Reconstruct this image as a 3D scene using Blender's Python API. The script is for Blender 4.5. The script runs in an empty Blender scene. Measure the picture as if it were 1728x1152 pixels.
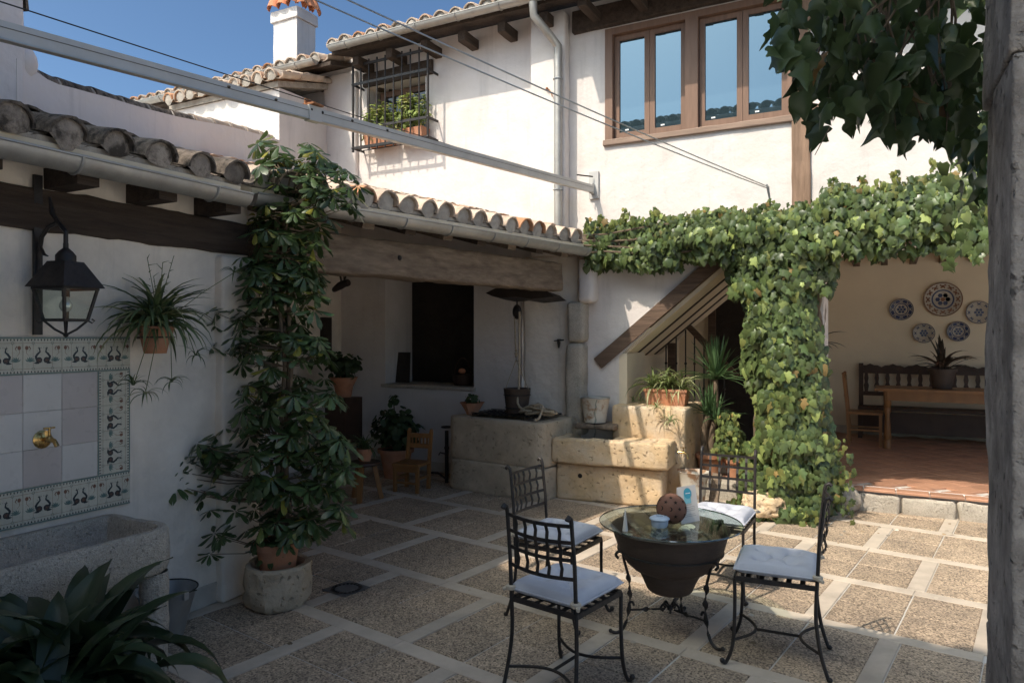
import bpy, bmesh, math, random
import numpy as np
from mathutils import Vector, Matrix, noise
R = math.radians
random.seed(7)
scene = bpy.context.scene
col = scene.collection

# ------------------------------------------------------------------ camera, sky, sun, exposure
# World axes follow the courtyard: x runs along the house front, y runs towards it.
EYE = Vector((0, 0, 1.7)); YAW = 28.0; FPX = 1196.0; HORIZ = 565.0
cam = bpy.data.cameras.new('camera'); camo = bpy.data.objects.new('camera', cam); col.objects.link(camo)
camo.location = EYE; camo.rotation_euler = (R(90), 0, R(YAW))
cam.sensor_width = 36.0; cam.lens = 36.0 * FPX / 1728.0
cam.shift_y = (HORIZ - 576.0) / 1728.0
cam.clip_start = 0.05; cam.clip_end = 500
scene.camera = camo

SUN_AZ, SUN_EL = 203.5, 51.5
w = bpy.data.worlds.new('World'); scene.world = w; w.use_nodes = True
nt = w.node_tree; bg = nt.nodes['Background']
sky = nt.nodes.new('ShaderNodeTexSky'); sky.sky_type = 'NISHITA'; sky.sun_disc = False
sky.sun_elevation = R(SUN_EL); sky.sun_rotation = R(SUN_AZ); sky.altitude = 500; sky.air_density = 0.75
sky.dust_density = 5.0; sky.ozone_density = 1.0
gm = nt.nodes.new('ShaderNodeGamma'); gm.inputs[1].default_value = 1.3; nt.links.new(sky.outputs[0], gm.inputs[0])
tn = nt.nodes.new('ShaderNodeMix'); tn.data_type = 'RGBA'; tn.blend_type = 'MULTIPLY'; tn.inputs[0].default_value = 1.0; tn.inputs[7].default_value = (0.84, 1.02, 1.01, 1)
nt.links.new(gm.outputs[0], tn.inputs[6]); nt.links.new(tn.outputs[2], bg.inputs[0]); bg.inputs[1].default_value = 0.088
sl = bpy.data.lights.new('sun', 'SUN'); sl.energy = 2.95; sl.angle = R(0.55); sl.color = (1.0, 0.885, 0.75)
so = bpy.data.objects.new('sun', sl); col.objects.link(so)
sd = Vector((math.sin(R(SUN_AZ)) * math.cos(R(SUN_EL)), math.cos(R(SUN_AZ)) * math.cos(R(SUN_EL)), math.sin(R(SUN_EL))))
so.rotation_euler = sd.to_track_quat('Z', 'Y').to_euler(); so.location = (-8, -14, 20)
vs = scene.view_settings; vs.view_transform = 'Standard'; vs.look = 'None'; vs.gamma = 1; vs.exposure = 0.65
vs.use_curve_mapping = False
scene.cycles.max_bounces = 12; scene.cycles.diffuse_bounces = 9; scene.cycles.transparent_max_bounces = 12

# ------------------------------------------------------------------ survey helpers (plane intersections, metres)
CY, SY = math.cos(R(YAW)), math.sin(R(YAW))
def ray(px):
    u = (px - 864) / FPX; return (CY * u - SY, SY * u + CY)
def onD(px, py, D):
    r = ray(px); t = D / r[1]; return Vector((r[0] * t, D, 1.7 + (HORIZ - py) / FPX * t))
def onW(px, py, x):
    r = ray(px); t = x / r[0]; return Vector((x, r[1] * t, 1.7 + (HORIZ - py) / FPX * t))
def gp(px, py, z=0.0):
    t = (1.7 - z) * FPX / (py - HORIZ); r = ray(px); return Vector((r[0] * t, r[1] * t, z))
def at(px, py, t):
    r = ray(px); return Vector((r[0] * t, r[1] * t, 1.7 + (HORIZ - py) / FPX * t))
def rnd(a, b): return random.uniform(a, b)

# ------------------------------------------------------------------ materials
MATS = {}
def mat(name, c, rough=0.75, var=0.12, scale=5, bump=0.15, bscale=60, bdist=0.01, metallic=0.0, spec=0.35,
        stain=None, stain_scale=2.0, stain_amt=0.5, stain_w=0.12, stretch=None, transl=0.0, rv=0.0, hue=0.0,
        c2=None, c2p=0.0, big=0.0, coords='pos', voro=0.0, voro_scale=90, pits=0.0, pit_scale=18, streak=0.0):
    m = bpy.data.materials.new(name); m.use_nodes = True; n = m.node_tree; N = n.nodes; L = n.links
    b = N['Principled BSDF']; out = N['Material Output']
    if coords == 'pos': src = N.new('ShaderNodeNewGeometry').outputs['Position']
    else: src = N.new('ShaderNodeTexCoord').outputs['Object']
    mp = N.new('ShaderNodeMapping'); L.new(src, mp.inputs[0]); mp.inputs['Scale'].default_value = stretch or (1, 1, 1)
    co = mp.outputs[0]
    def nz(s, d=4, r=0.55):
        t = N.new('ShaderNodeTexNoise'); L.new(co, t.inputs['Vector']); t.inputs['Scale'].default_value = s
        t.inputs['Detail'].default_value = d; t.inputs['Roughness'].default_value = r; return t.outputs['Fac']
    def mr(x, a, bb, c_, d_):
        t = N.new('ShaderNodeMapRange'); L.new(x, t.inputs[0]); t.inputs[1].default_value = a; t.inputs[2].default_value = bb
        t.inputs[3].default_value = c_; t.inputs[4].default_value = d_; return t.outputs[0]
    def mixc(f, A, B, mode='MIX'):
        t = N.new('ShaderNodeMix'); t.data_type = 'RGBA'; t.blend_type = mode
        if isinstance(f, float): t.inputs[0].default_value = f
        else: L.new(f, t.inputs[0])
        for i, v in ((6, A), (7, B)):
            if isinstance(v, tuple): t.inputs[i].default_value = (*v, 1)
            else: L.new(v, t.inputs[i])
        return t.outputs[2]
    lo = tuple(x * (1 - var) for x in c); hi = tuple(min(1, x * (1 + var)) for x in c)
    cc = mixc(mr(nz(scale, 6, 0.6), 0.3, 0.7, 0, 1), lo, hi)
    if voro:
        v = N.new('ShaderNodeTexVoronoi'); L.new(co, v.inputs['Vector']); v.inputs['Scale'].default_value = voro_scale
        sp = N.new('ShaderNodeSeparateColor'); L.new(v.outputs['Color'], sp.inputs[0])
        cc = mixc(mr(sp.outputs[0], 0, 1, 0, voro), cc, tuple(min(1, x * 2.1) for x in c))
        cc = mixc(mr(sp.outputs[1], 0.45, 1, 0, voro), cc, tuple(x * 0.25 for x in c))
    if stain:
        cc = mixc(mr(nz(stain_scale, 8, 0.65), 0.5 - stain_w + 0.05, 0.5 + stain_w + 0.05, 0, stain_amt), cc, stain)
    if streak:
        m2 = N.new('ShaderNodeMapping'); L.new(src, m2.inputs[0]); m2.inputs['Scale'].default_value = (5, 5, 0.35)
        t2 = N.new('ShaderNodeTexNoise'); L.new(m2.outputs[0], t2.inputs['Vector']); t2.inputs['Scale'].default_value = 1.6; t2.inputs['Detail'].default_value = 7; t2.inputs['Roughness'].default_value = 0.7
        cc = mixc(mr(t2.outputs['Fac'], 0.54, 0.72, 0, streak), cc, tuple(x * 0.62 for x in c))
    if pits:
        pn = nz(pit_scale, 3, 0.5)
        cc = mixc(mr(pn, 0.3, 0.36, pits, 0.0), cc, tuple(x * 0.35 for x in c))
    if rv or c2:
        oi = N.new('ShaderNodeObjectInfo'); ge = N.new('ShaderNodeNewGeometry')
        a = N.new('ShaderNodeMath'); a.operation = 'ADD'; L.new(oi.outputs['Random'], a.inputs[0]); L.new(ge.outputs['Random Per Island'], a.inputs[1])
        fr = N.new('ShaderNodeMath'); fr.operation = 'FRACT'; L.new(a.outputs[0], fr.inputs[0])
        if c2: cc = mixc(mr(fr.outputs[0], 1 - c2p, 1 - c2p * 0.4, 0, 1), cc, c2)
        hs = N.new('ShaderNodeHueSaturation'); L.new(cc, hs.inputs['Color'])
        k = N.new('ShaderNodeMath'); k.operation = 'MULTIPLY'; L.new(fr.outputs[0], k.inputs[0]); k.inputs[1].default_value = 7.31
        k2 = N.new('ShaderNodeMath'); k2.operation = 'FRACT'; L.new(k.outputs[0], k2.inputs[0])
        L.new(mr(k2.outputs[0], 0, 1, 1 - rv, 1 + rv), hs.inputs['Value'])
        if hue: L.new(mr(fr.outputs[0], 0, 1, 0.5 - hue, 0.5 + hue), hs.inputs['Hue'])
        cc = hs.outputs[0]
    L.new(cc, b.inputs['Base Color'])
    b.inputs['Roughness'].default_value = rough; b.inputs['Metallic'].default_value = metallic
    b.inputs['Specular IOR Level'].default_value = spec
    if rough > 0.2 and not transl:
        L.new(mr(nz(scale * 3, 3), 0.3, 0.7, max(0, rough - 0.1), min(1, rough + 0.1)), b.inputs['Roughness'])
    last = None
    def bm_(h, st, dist):
        nonlocal last
        t = N.new('ShaderNodeBump'); t.inputs['Strength'].default_value = st; t.inputs['Distance'].default_value = dist
        L.new(h, t.inputs['Height'])
        if last: L.new(last, t.inputs['Normal'])
        last = t.outputs[0]
    if big: bm_(nz(3.2, 3), 1.0, big)
    if voro: bm_(v.outputs['Distance'], 0.6, 0.006)
    if pits: bm_(mr(pn, 0.3, 0.4, 0, 1), 0.7, 0.02)
    if bump: bm_(nz(bscale, 6, 0.6), bump, bdist)
    if last: L.new(last, b.inputs['Normal'])
    if transl:
        tr = N.new('ShaderNodeBsdfTranslucent'); mx = N.new('ShaderNodeMixShader'); mx.inputs[0].default_value = transl
        br = N.new('ShaderNodeHueSaturation'); L.new(cc, br.inputs['Color']); br.inputs['Value'].default_value = 1.5; br.inputs['Saturation'].default_value = 1.1
        L.new(br.outputs[0], tr.inputs[0]); L.new(b.outputs[0], mx.inputs[1]); L.new(tr.outputs[0], mx.inputs[2]); L.new(mx.outputs[0], out.inputs[0])
    MATS[name] = m; return m

stucco = mat('lime_stucco', (0.69, 0.635, 0.605), 0.9, 0.06, 2.5, 0.4, 45, 0.008, stain=(0.56, 0.49, 0.42), stain_scale=1.4, stain_amt=0.42, big=0.02, streak=0.38)
stucco_old = mat('old_stucco', (0.80, 0.715, 0.62), 0.92, 0.09, 2.2, 0.45, 45, 0.008, stain=(0.5, 0.43, 0.36), stain_scale=1.7, stain_amt=0.45, big=0.05, streak=0.38)
stucco_in = mat('inner_stucco', (0.74, 0.63, 0.48), 0.9, 0.05, 1.5, 0.2, 55, 0.004, big=0.02)
stucco_vio = mat('parapet_stucco', (0.72, 0.68, 0.68), 0.9, 0.06, 1.6, 0.3, 50, 0.006, stain=(0.52, 0.49, 0.48), stain_scale=1.6, stain_amt=0.4, big=0.04, streak=0.38)
skirt_m = mat('skirting_plaster', (0.50, 0.45, 0.39), 0.9, 0.14, 6, 0.3, 60, 0.006)
slab_m = mat('pebble_slab', (0.315, 0.24, 0.17), 0.8, 0.2, 1.8, 0.35, 160, 0.004, voro=0.9, voro_scale=115, rv=0.13, stain=(0.11, 0.095, 0.085), stain_scale=2.6, stain_amt=0.35)
strip_m = mat('concrete_strip', (0.52, 0.44, 0.355), 0.82, 0.1, 5, 0.3, 120, 0.004, rv=0.08, stain=(0.28, 0.24, 0.2), stain_scale=4, stain_amt=0.4)
mortar_m = mat('pale_mortar', (0.52, 0.49, 0.45), 0.9, 0.15, 20, 0.4, 90, 0.005)
stone_y = mat('ochre_limestone', (0.58, 0.42, 0.25), 0.85, 0.17, 7, 0.7, 45, 0.012, stain=(0.60, 0.52, 0.42), stain_scale=3, stain_amt=0.6, big=0.02, pits=0.6, pit_scale=26)
stone_g = mat('grey_limestone', (0.44, 0.39, 0.325), 0.88, 0.15, 8, 0.7, 60, 0.01, stain=(0.3, 0.26, 0.21), stain_scale=5, stain_amt=0.4, pits=0.35, pit_scale=75, voro=0.25, voro_scale=160)
pillar_m = mat('weathered_pillar_stone', (0.42, 0.37, 0.325), 0.92, 0.35, 12, 1.0, 70, 0.012, stain=(0.12, 0.10, 0.085), stain_scale=4, stain_amt=0.75, big=0.02, pits=0.9, pit_scale=30)
tile_lit = mat('sunlit_weathered_tile', (0.50, 0.38, 0.29), 0.9, 0.25, 9, 0.6, 70, 0.008, rv=0.18, c2=(0.47, 0.24, 0.13), c2p=0.25, stain=(0.56, 0.49, 0.42), stain_scale=7, stain_amt=0.7)  # paler copy of the roof tile, its sunlit tone put into the colour
tile_dark = mat('shaded_lichen_tile', (0.17, 0.14, 0.115), 0.92, 0.6, 22, 1.0, 70, 0.014, rv=0.25, stain=(0.035, 0.03, 0.026), stain_scale=13, stain_amt=0.95, stain_w=0.06)  # dark copy of the roof tile, lichen and shade both in its colour
plug_d = mat('shaded_stained_mortar', (0.32, 0.27, 0.225), 0.92, 0.3, 10, 1.0, 55, 0.014, stain=(0.06, 0.05, 0.042), stain_scale=9, stain_amt=0.95, stain_w=0.07, rv=0.3)  # darker mortar for the shaded eave, shade and stain in one colour
plug_m = mat('tile_end_mortar', (0.42, 0.375, 0.325), 0.92, 0.2, 12, 0.7, 60, 0.01, stain=(0.2, 0.165, 0.14), stain_scale=9, stain_amt=0.5, rv=0.12)
stone_w = mat('beige_limestone', (0.50, 0.41, 0.30), 0.87, 0.15, 7, 0.8, 50, 0.012, stain=(0.34, 0.27, 0.19), stain_scale=4, stain_amt=0.5, big=0.02, pits=0.5, pit_scale=30)
terra = mat('terracotta', (0.42, 0.185, 0.10), 0.8, 0.16, 9, 0.25, 80, 0.004, stain=(0.5, 0.33, 0.24), stain_scale=6, stain_amt=0.35)
terra_floor = mat('terracotta_floor_tile', (0.42, 0.225, 0.145), 0.42, 0.12, 7, 0.15, 60, 0.003, rv=0.16)
brick_cap = mat('orange_tile', (0.55, 0.22, 0.11), 0.85, 0.2, 10, 0.3, 70, 0.005, rv=0.1)
zinc = mat('zinc', (0.40, 0.385, 0.36), 0.5, 0.1, 5, 0.08, 40, 0.003, metallic=0.55, stain=(0.24, 0.22, 0.2), stain_scale=6, stain_amt=0.45)
galv = mat('galvanised_steel', (0.42, 0.44, 0.45), 0.42, 0.12, 18, 0.08, 40, 0.002, metallic=0.7, stain=(0.28, 0.24, 0.2), stain_scale=9, stain_amt=0.4)
bucket_w = mat('rusting_white_enamel', (0.56, 0.52, 0.45), 0.55, 0.1, 8, 0.15, 40, 0.003, stain=(0.28, 0.13, 0.05), stain_scale=7, stain_amt=0.85, stain_w=0.05)
alu = mat('aluminium_rail_paint', (0.50, 0.49, 0.475), 0.5, 0.06, 4, 0.04, 60, 0.002, metallic=0.3, stain=(0.38, 0.36, 0.34), stain_scale=5, stain_amt=0.4)
rust = mat('rust', (0.30, 0.13, 0.06), 0.85, 0.3, 20, 0.5, 80, 0.004)
iron = mat('black_wrought_iron', (0.022, 0.020, 0.020), 0.5, 0.3, 20, 0.3, 90, 0.002, metallic=0.1, spec=0.4, stain=(0.06, 0.04, 0.03), stain_scale=14, stain_amt=0.4)
iron_l = mat('worn_iron', (0.05, 0.045, 0.042), 0.5, 0.3, 30, 0.3, 90, 0.002, metallic=0.4)
beam_w = mat('weathered_oak_beam', (0.225, 0.17, 0.125), 0.9, 0.3, 9, 0.9, 30, 0.012, stretch=(3.0, 0.25, 3.0), stain=(0.09, 0.06, 0.042), stain_scale=5, stain_amt=0.7)
beam_d = mat('dark_stained_beam', (0.055, 0.038, 0.028), 0.88, 0.4, 9, 0.9, 30, 0.012, stretch=(3.0, 0.25, 3.0), stain=(0.10, 0.075, 0.06), stain_scale=6, stain_amt=0.4)
beam_x = mat('brown_timber', (0.13, 0.085, 0.06), 0.85, 0.35, 9, 0.7, 30, 0.01, stretch=(0.25, 3, 3.0), stain=(0.05, 0.033, 0.025), stain_scale=5, stain_amt=0.5)
post_w = mat('weathered_timber_post', (0.27, 0.175, 0.12), 0.88, 0.25, 9, 0.8, 30, 0.01, stretch=(3, 3, 0.25), stain=(0.12, 0.075, 0.05), stain_scale=6, stain_amt=0.6)
frame_m = mat('brown_window_frame', (0.20, 0.118, 0.08), 0.5, 0.15, 8, 0.15, 60, 0.002, stretch=(4, 4, 0.4))
sill_m = mat('greyed_wood_sill', (0.27, 0.19, 0.145), 0.8, 0.2, 9, 0.5, 40, 0.005, stretch=(0.3, 4, 4))
cream = mat('cream_board', (0.74, 0.63, 0.47), 0.8, 0.06, 4, 0.15, 40, 0.004)
chairwood = mat('varnished_pine', (0.25, 0.115, 0.04), 0.4, 0.2, 6, 0.1, 40, 0.003, stretch=(1, 1, 0.4))
benchwood = mat('dark_walnut', (0.055, 0.028, 0.018), 0.5, 0.2, 6, 0.1, 40, 0.003)
shutter_m = mat('dark_shutter', (0.032, 0.023, 0.018), 0.6, 0.3, 8, 0.3, 40, 0.004)
claym = mat('brown_clay', (0.082, 0.056, 0.043), 0.62, 0.2, 12, 0.35, 70, 0.004, stretch=(1, 1, 4), stain=(0.06, 0.042, 0.034), stain_scale=6, stain_amt=0.5)
clayball = mat('red_brown_clay', (0.17, 0.082, 0.055), 0.7, 0.15, 12, 0.2, 70, 0.003)
cushion_m = mat('grey_white_cotton', (0.47, 0.48, 0.53), 0.9, 0.06, 9, 0.35, 260, 0.002)
tie_m = mat('cream_cotton_tie', (0.45, 0.39, 0.31), 0.9, 0.1, 9)
rope_m = mat('hemp_rope', (0.38, 0.31, 0.22), 0.9, 0.25, 60, 0.6, 150, 0.004)
brass = mat('brass', (0.55, 0.36, 0.14), 0.25, 0.15, 9, 0.05, 40, 0.001, metallic=1.0)
porcelain = mat('pale_blue_enamel', (0.42, 0.50, 0.60), 0.3, 0.05, 5, 0, 40)
paper = mat('paper', (0.62, 0.585, 0.54), 0.7, 0.04, 5, 0, 40)
blue_l = mat('light_blue_print', (0.22, 0.50, 0.56), 0.7, 0.05, 5, 0)
blue_d = mat('blue_print', (0.06, 0.33, 0.44), 0.7, 0.05, 5, 0)
ink = mat('grey_ink', (0.16, 0.15, 0.14), 0.7, 0.05, 5, 0)
white_p = mat('white_print', (0.8, 0.8, 0.78), 0.7, 0.03, 5, 0)
t_cream = mat('cream_glaze', (0.50, 0.48, 0.40), 0.3, 0.08, 12, 0.06, 60, 0.002, rv=0.05)
t_white = mat('white_glaze', (0.56, 0.53, 0.50), 0.33, 0.05, 6, 0.06, 60, 0.002, rv=0.06)
t_pink = mat('pinkish_glaze', (0.47, 0.42, 0.40), 0.33, 0.05, 6, 0.06, 60, 0.002, rv=0.06)
t_navy = mat('navy_glaze', (0.018, 0.03, 0.04), 0.35, 0.1, 12, 0)
t_teal = mat('teal_glaze', (0.10, 0.17, 0.16), 0.35, 0.15, 12, 0)
t_brown = mat('brown_glaze', (0.16, 0.075, 0.05), 0.35, 0.15, 12, 0)
soil = mat('soil', (0.05, 0.035, 0.025), 0.95, 0.3, 30, 0.8, 60, 0.01)
bark = mat('bark', (0.15, 0.11, 0.075), 0.9, 0.3, 20, 0.7, 60, 0.006)
stem_g = mat('green_stem', (0.10, 0.12, 0.04), 0.7, 0.2, 20)
ivy_m = mat('ivy_leaf', (0.082, 0.115, 0.040), 0.33, 0.12, 30, 0.2, 60, 0.003, spec=0.5, rv=0.45, hue=0.015, transl=0.15, c2=(0.26, 0.29, 0.09), c2p=0.16)
ivy_tip = mat('young_ivy_leaf', (0.19, 0.22, 0.07), 0.5, 0.15, 30, rv=0.3, hue=0.03, transl=0.35, c2=(0.30, 0.17, 0.08), c2p=0.22)
ivy_d = mat('backlit_ivy_leaf', (0.050, 0.075, 0.028), 0.42, 0.15, 30, 0.2, 60, 0.003, rv=0.35, hue=0.012, transl=0.16, c2=(0.24, 0.11, 0.04), c2p=0.015)  # darker copy of the ivy leaf, backlit shade put into its colour
sch_m = mat('umbrella_plant_leaf', (0.060, 0.095, 0.034), 0.3, 0.15, 25, 0.1, 60, 0.002, spec=0.5, rv=0.35, hue=0.012, transl=0.2, c2=(0.34, 0.30, 0.06), c2p=0.06)
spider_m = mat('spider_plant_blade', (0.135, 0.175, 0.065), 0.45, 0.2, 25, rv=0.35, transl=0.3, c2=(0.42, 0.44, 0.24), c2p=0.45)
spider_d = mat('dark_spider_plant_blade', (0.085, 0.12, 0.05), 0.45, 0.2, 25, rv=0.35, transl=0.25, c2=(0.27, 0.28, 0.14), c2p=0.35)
asp_m = mat('aspidistra_leaf', (0.034, 0.054, 0.024), 0.33, 0.2, 12, 0.15, 90, 0.003, rv=0.3, transl=0.1, stretch=None)
yuc_m = mat('yucca_blade', (0.075, 0.13, 0.055), 0.4, 0.15, 12, rv=0.3, transl=0.2)
ger_m = mat('geranium_leaf', (0.05, 0.075, 0.03), 0.6, 0.15, 25, rv=0.3, transl=0.2)
fern_m = mat('window_plant_leaf', (0.20, 0.25, 0.07), 0.6, 0.15, 25, rv=0.3, transl=0.3, c2=(0.40, 0.38, 0.15), c2p=0.25)
drac_m = mat('dark_cordyline_leaf', (0.05, 0.04, 0.03), 0.4, 0.2, 12, rv=0.3, transl=0.1, c2=(0.16, 0.10, 0.07), c2p=0.3)
plate_w = mat('plate_glaze', (0.42, 0.37, 0.31), 0.25, 0.05, 9, 0)
plate_b = mat('plate_blue', (0.035, 0.05, 0.12), 0.25, 0.15, 9, 0)
plate_r = mat('plate_rust_red', (0.17, 0.07, 0.035), 0.25, 0.15, 9, 0)

def simple_mix(name, f, g_rough, under, tint=(1, 1, 1), fres=False):
    m = bpy.data.materials.new(name); m.use_nodes = True; n = m.node_tree; N = n.nodes; L = n.links
    N.remove(N['Principled BSDF']); o = N['Material Output']
    mx = N.new('ShaderNodeMixShader'); g = N.new('ShaderNodeBsdfGlossy'); g.inputs['Roughness'].default_value = g_rough; g.inputs['Color'].default_value = (*tint, 1)
    if fres:
        lw = N.new('ShaderNodeLayerWeight'); lw.inputs[0].default_value = 0.5
        pw = N.new('ShaderNodeMath'); pw.operation = 'POWER'; L.new(lw.outputs['Facing'], pw.inputs[0]); pw.inputs[1].default_value = 5.0
        fr = N.new('ShaderNodeMapRange'); L.new(pw.outputs[0], fr.inputs[0]); fr.inputs[3].default_value = 0.035; fr.inputs[4].default_value = 0.9; L.new(fr.outputs[0], mx.inputs[0])
        u = N.new('ShaderNodeBsdfTransparent'); u.inputs[0].default_value = (*under, 1)
    else:
        mx.inputs[0].default_value = f; u = N.new('ShaderNodeBsdfDiffuse'); u.inputs[0].default_value = (*under, 1)
    L.new(u.outputs[0], mx.inputs[1]); L.new(g.outputs[0], mx.inputs[2]); L.new(mx.outputs[0], o.inputs[0]); MATS[name] = m; return m
pane_m = simple_mix('coated_window_glass', 0.24, 0.015, (0.03, 0.05, 0.06), (0.62, 0.85, 1.0))
dark_pane = simple_mix('dim_window_glass', 0.07, 0.02, (0.03, 0.035, 0.035))
glass_m = simple_mix('clear_glass', 0, 0.01, (0.86, 0.92, 0.89), fres=True)
glass_e = simple_mix('green_glass_edge', 0.25, 0.05, (0.03, 0.06, 0.05))
water_m = simple_mix('water', 0, 0.02, (0.75, 0.80, 0.80), fres=True)

# ------------------------------------------------------------------ mesh helpers
def org(p):
    v = Vector((0, 0, 0))
    while p is not None: v += p.location; p = p.parent
    return v
class MB:
    def __init__(s): s.v = []; s.f = []; s.m = []; s.mats = []; s.cur = 0
    def use(s, m):
        if m not in s.mats: s.mats.append(m)
        s.cur = s.mats.index(m); return s
    def add(s, vs, fs, M=None):
        o = len(s.v)
        s.v += [tuple(M @ Vector(p)) if M else tuple(p) for p in vs]
        s.f += [tuple(i + o for i in f) for f in fs]; s.m += [s.cur] * len(fs); return s
    def box(s, x0, x1, y0, y1, z0, z1, M=None):
        return s.add([(x0, y0, z0), (x1, y0, z0), (x1, y1, z0), (x0, y1, z0), (x0, y0, z1), (x1, y0, z1), (x1, y1, z1), (x0, y1, z1)],
                     [(0, 3, 2, 1), (4, 5, 6, 7), (0, 1, 5, 4), (1, 2, 6, 5), (2, 3, 7, 6), (3, 0, 4, 7)], M)
    def beam(s, a, b, w, h, up=(0, 0, 1)):
        a, b = Vector(a), Vector(b); d = (b - a).normalized(); side = d.cross(Vector(up)).normalized(); u = side.cross(d)
        vs = [p + side * (i * w / 2) + u * (j * h / 2) for p in (a, b) for i, j in ((-1, -1), (1, -1), (1, 1), (-1, 1))]
        return s.add(vs, [(0, 1, 2, 3), (7, 6, 5, 4), (0, 4, 5, 1), (1, 5, 6, 2), (2, 6, 7, 3), (3, 7, 4, 0)])
    def tube(s, path, r, seg=8, sx=1.0, sy=1.0, closed=False, cap=True, up=None):
        P = [Vector(p) for p in path]; n = len(P); rs = r if isinstance(r, (list, tuple)) else [r] * n
        T = []
        for i in range(n):
            a = P[i - 1] if (i > 0 or closed) else P[i]; b = P[(i + 1) % n] if (i < n - 1 or closed) else P[i]
            t = (b - a); T.append(t.normalized() if t.length > 1e-9 else Vector((0, 0, 1)))
        ref = Vector(up) if up else (Vector((0, 0, 1)) if abs(T[0].z) < 0.9 else Vector((1, 0, 0)))
        u = (ref - T[0] * ref.dot(T[0])).normalized(); vs = []
        for i in range(n):
            u = u - T[i] * u.dot(T[i])
            u = u.normalized() if u.length > 1e-6 else T[i].orthogonal().normalized()
            v = T[i].cross(u)
            off = math.pi / seg if seg == 4 else 0
            for k in range(seg):
                a = 2 * math.pi * k / seg + off; vs.append(P[i] + (u * math.cos(a) * sx + v * math.sin(a) * sy) * rs[i])
        fs = []
        for i in range(n if closed else n - 1):
            j = (i + 1) % n
            for k in range(seg):
                l = (k + 1) % seg; fs.append((i * seg + k, j * seg + k, j * seg + l, i * seg + l))
        if cap and not closed: fs += [tuple(range(seg - 1, -1, -1))[::-1], tuple((n - 1) * seg + k for k in range(seg))]
        return s.add(vs, fs)
    def lathe(s, prof, seg=24, c=(0, 0, 0), M=None, a0=0, a1=2 * math.pi):
        full = abs(a1 - a0 - 2 * math.pi) < 1e-6; n = seg if full else seg + 1; vs = []; fs = []
        for r, z in prof:
            for k in range(n):
                a = a0 + (a1 - a0) * k / seg; vs.append((c[0] + r * math.cos(a), c[1] + r * math.sin(a), c[2] + z))
        for i in range(len(prof) - 1):
            for k in range(seg):
                l = (k + 1) % n; fs.append((i * n + k, i * n + l, (i + 1) * n + l, (i + 1) * n + k))
        return s.add(vs, fs, M)
    def prism(s, poly, fn0, fn1):
        n = len(poly); vs = [fn0(p) for p in poly] + [fn1(p) for p in poly]
        return s.add(vs, [tuple(range(n)), tuple(range(2 * n - 1, n - 1, -1))] + [(i, i + n, (i + 1) % n + n, (i + 1) % n) for i in range(n)])
    def sphere(s, c, r, seg=12, rings=8, sc=(1, 1, 1)):
        vs = []; fs = []
        for i in range(rings + 1):
            t = math.pi * i / rings
            for k in range(seg):
                a = 2 * math.pi * k / seg
                vs.append((c[0] + r * sc[0] * math.sin(t) * math.cos(a), c[1] + r * sc[1] * math.sin(t) * math.sin(a), c[2] + r * sc[2] * math.cos(t)))
        for i in range(rings):
            for k in range(seg):
                l = (k + 1) % seg; fs.append((i * seg + k, (i + 1) * seg + k, (i + 1) * seg + l, i * seg + l))
        return s.add(vs, fs)
    def rough(s, x0, x1, y0, y1, z0, z1, bev=0.03, amp=0.01, cell=0.05, nscale=6, M=None, seed=0):
        bm = bmesh.new(); bmesh.ops.create_cube(bm, size=1)
        for v in bm.verts: v.co = Vector(((x0 + x1) / 2 + v.co.x * (x1 - x0), (y0 + y1) / 2 + v.co.y * (y1 - y0), (z0 + z1) / 2 + v.co.z * (z1 - z0)))
        if bev: bmesh.ops.bevel(bm, geom=bm.edges[:], offset=bev, segments=3, affect='EDGES', profile=0.5)
        for _ in range(6):
            es = [e for e in bm.edges if e.calc_length() > cell * 1.5]
            if not es or len(bm.verts) > 9000: break
            bmesh.ops.subdivide_edges(bm, edges=es, cuts=1, use_grid_fill=True)
        bm.normal_update(); sv = Vector((seed * 3.1, seed * 1.7, seed))
        for v in bm.verts:
            q = v.co * nscale + sv
            d = noise.noise(q) * amp + noise.noise(q * 3.1) * amp * 0.5
            v.co += v.normal * d
        bmesh.ops.triangulate(bm, faces=[f for f in bm.faces if len(f.verts) > 4])
        s.frombm(bm, M); bm.free(); return s
    def frombm(s, bm, M=None):
        bm.verts.ensure_lookup_table(); bm.verts.index_update()
        return s.add([v.co[:] for v in bm.verts], [tuple(v.index for v in f.verts) for f in bm.faces], M)
    def mesh(s, name, m=None, smooth=False, o=Vector((0, 0, 0))):
        me = bpy.data.meshes.new(name); me.from_pydata([tuple(Vector(v) - o) for v in s.v], [], s.f)
        ms = s.mats or [m]
        for x in ms: me.materials.append(x)
        if len(ms) > 1: me.polygons.foreach_set('material_index', s.m)
        if smooth: me.polygons.foreach_set('use_smooth', [True] * len(me.polygons))
        me.update()
        if smooth: 
            try: me.set_sharp_from_angle(angle=R(45))
            except Exception: pass
        return me
    def build(s, name, m=None, parent=None, smooth=False):
        me = s.mesh(name, m, smooth, org(parent)); ob = bpy.data.objects.new(name, me); col.objects.link(ob)
        if parent is not None: ob.parent = parent
        return ob
def tag(o, label=None, cat=None, group=None, kind=None):
    if label: o['label'] = label
    if cat: o['category'] = cat
    if group: o['group'] = group
    if kind: o['kind'] = kind
    return o
def thing(name, label, cat, loc=(0, 0, 0), rz=0.0, group=None):
    o = bpy.data.objects.new(name, None); col.objects.link(o); o.location = loc; o.rotation_euler.z = rz; o.empty_display_size = 0.1
    return tag(o, label, cat, group)
def inst(name, me, M, parent, lab=None):
    ob = bpy.data.objects.new(name, me); col.objects.link(ob); o = org(parent); ob.parent = parent
    ob.matrix_basis = Matrix.Translation(-o) @ M
    if lab: ob['label'] = lab
    return ob
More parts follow.
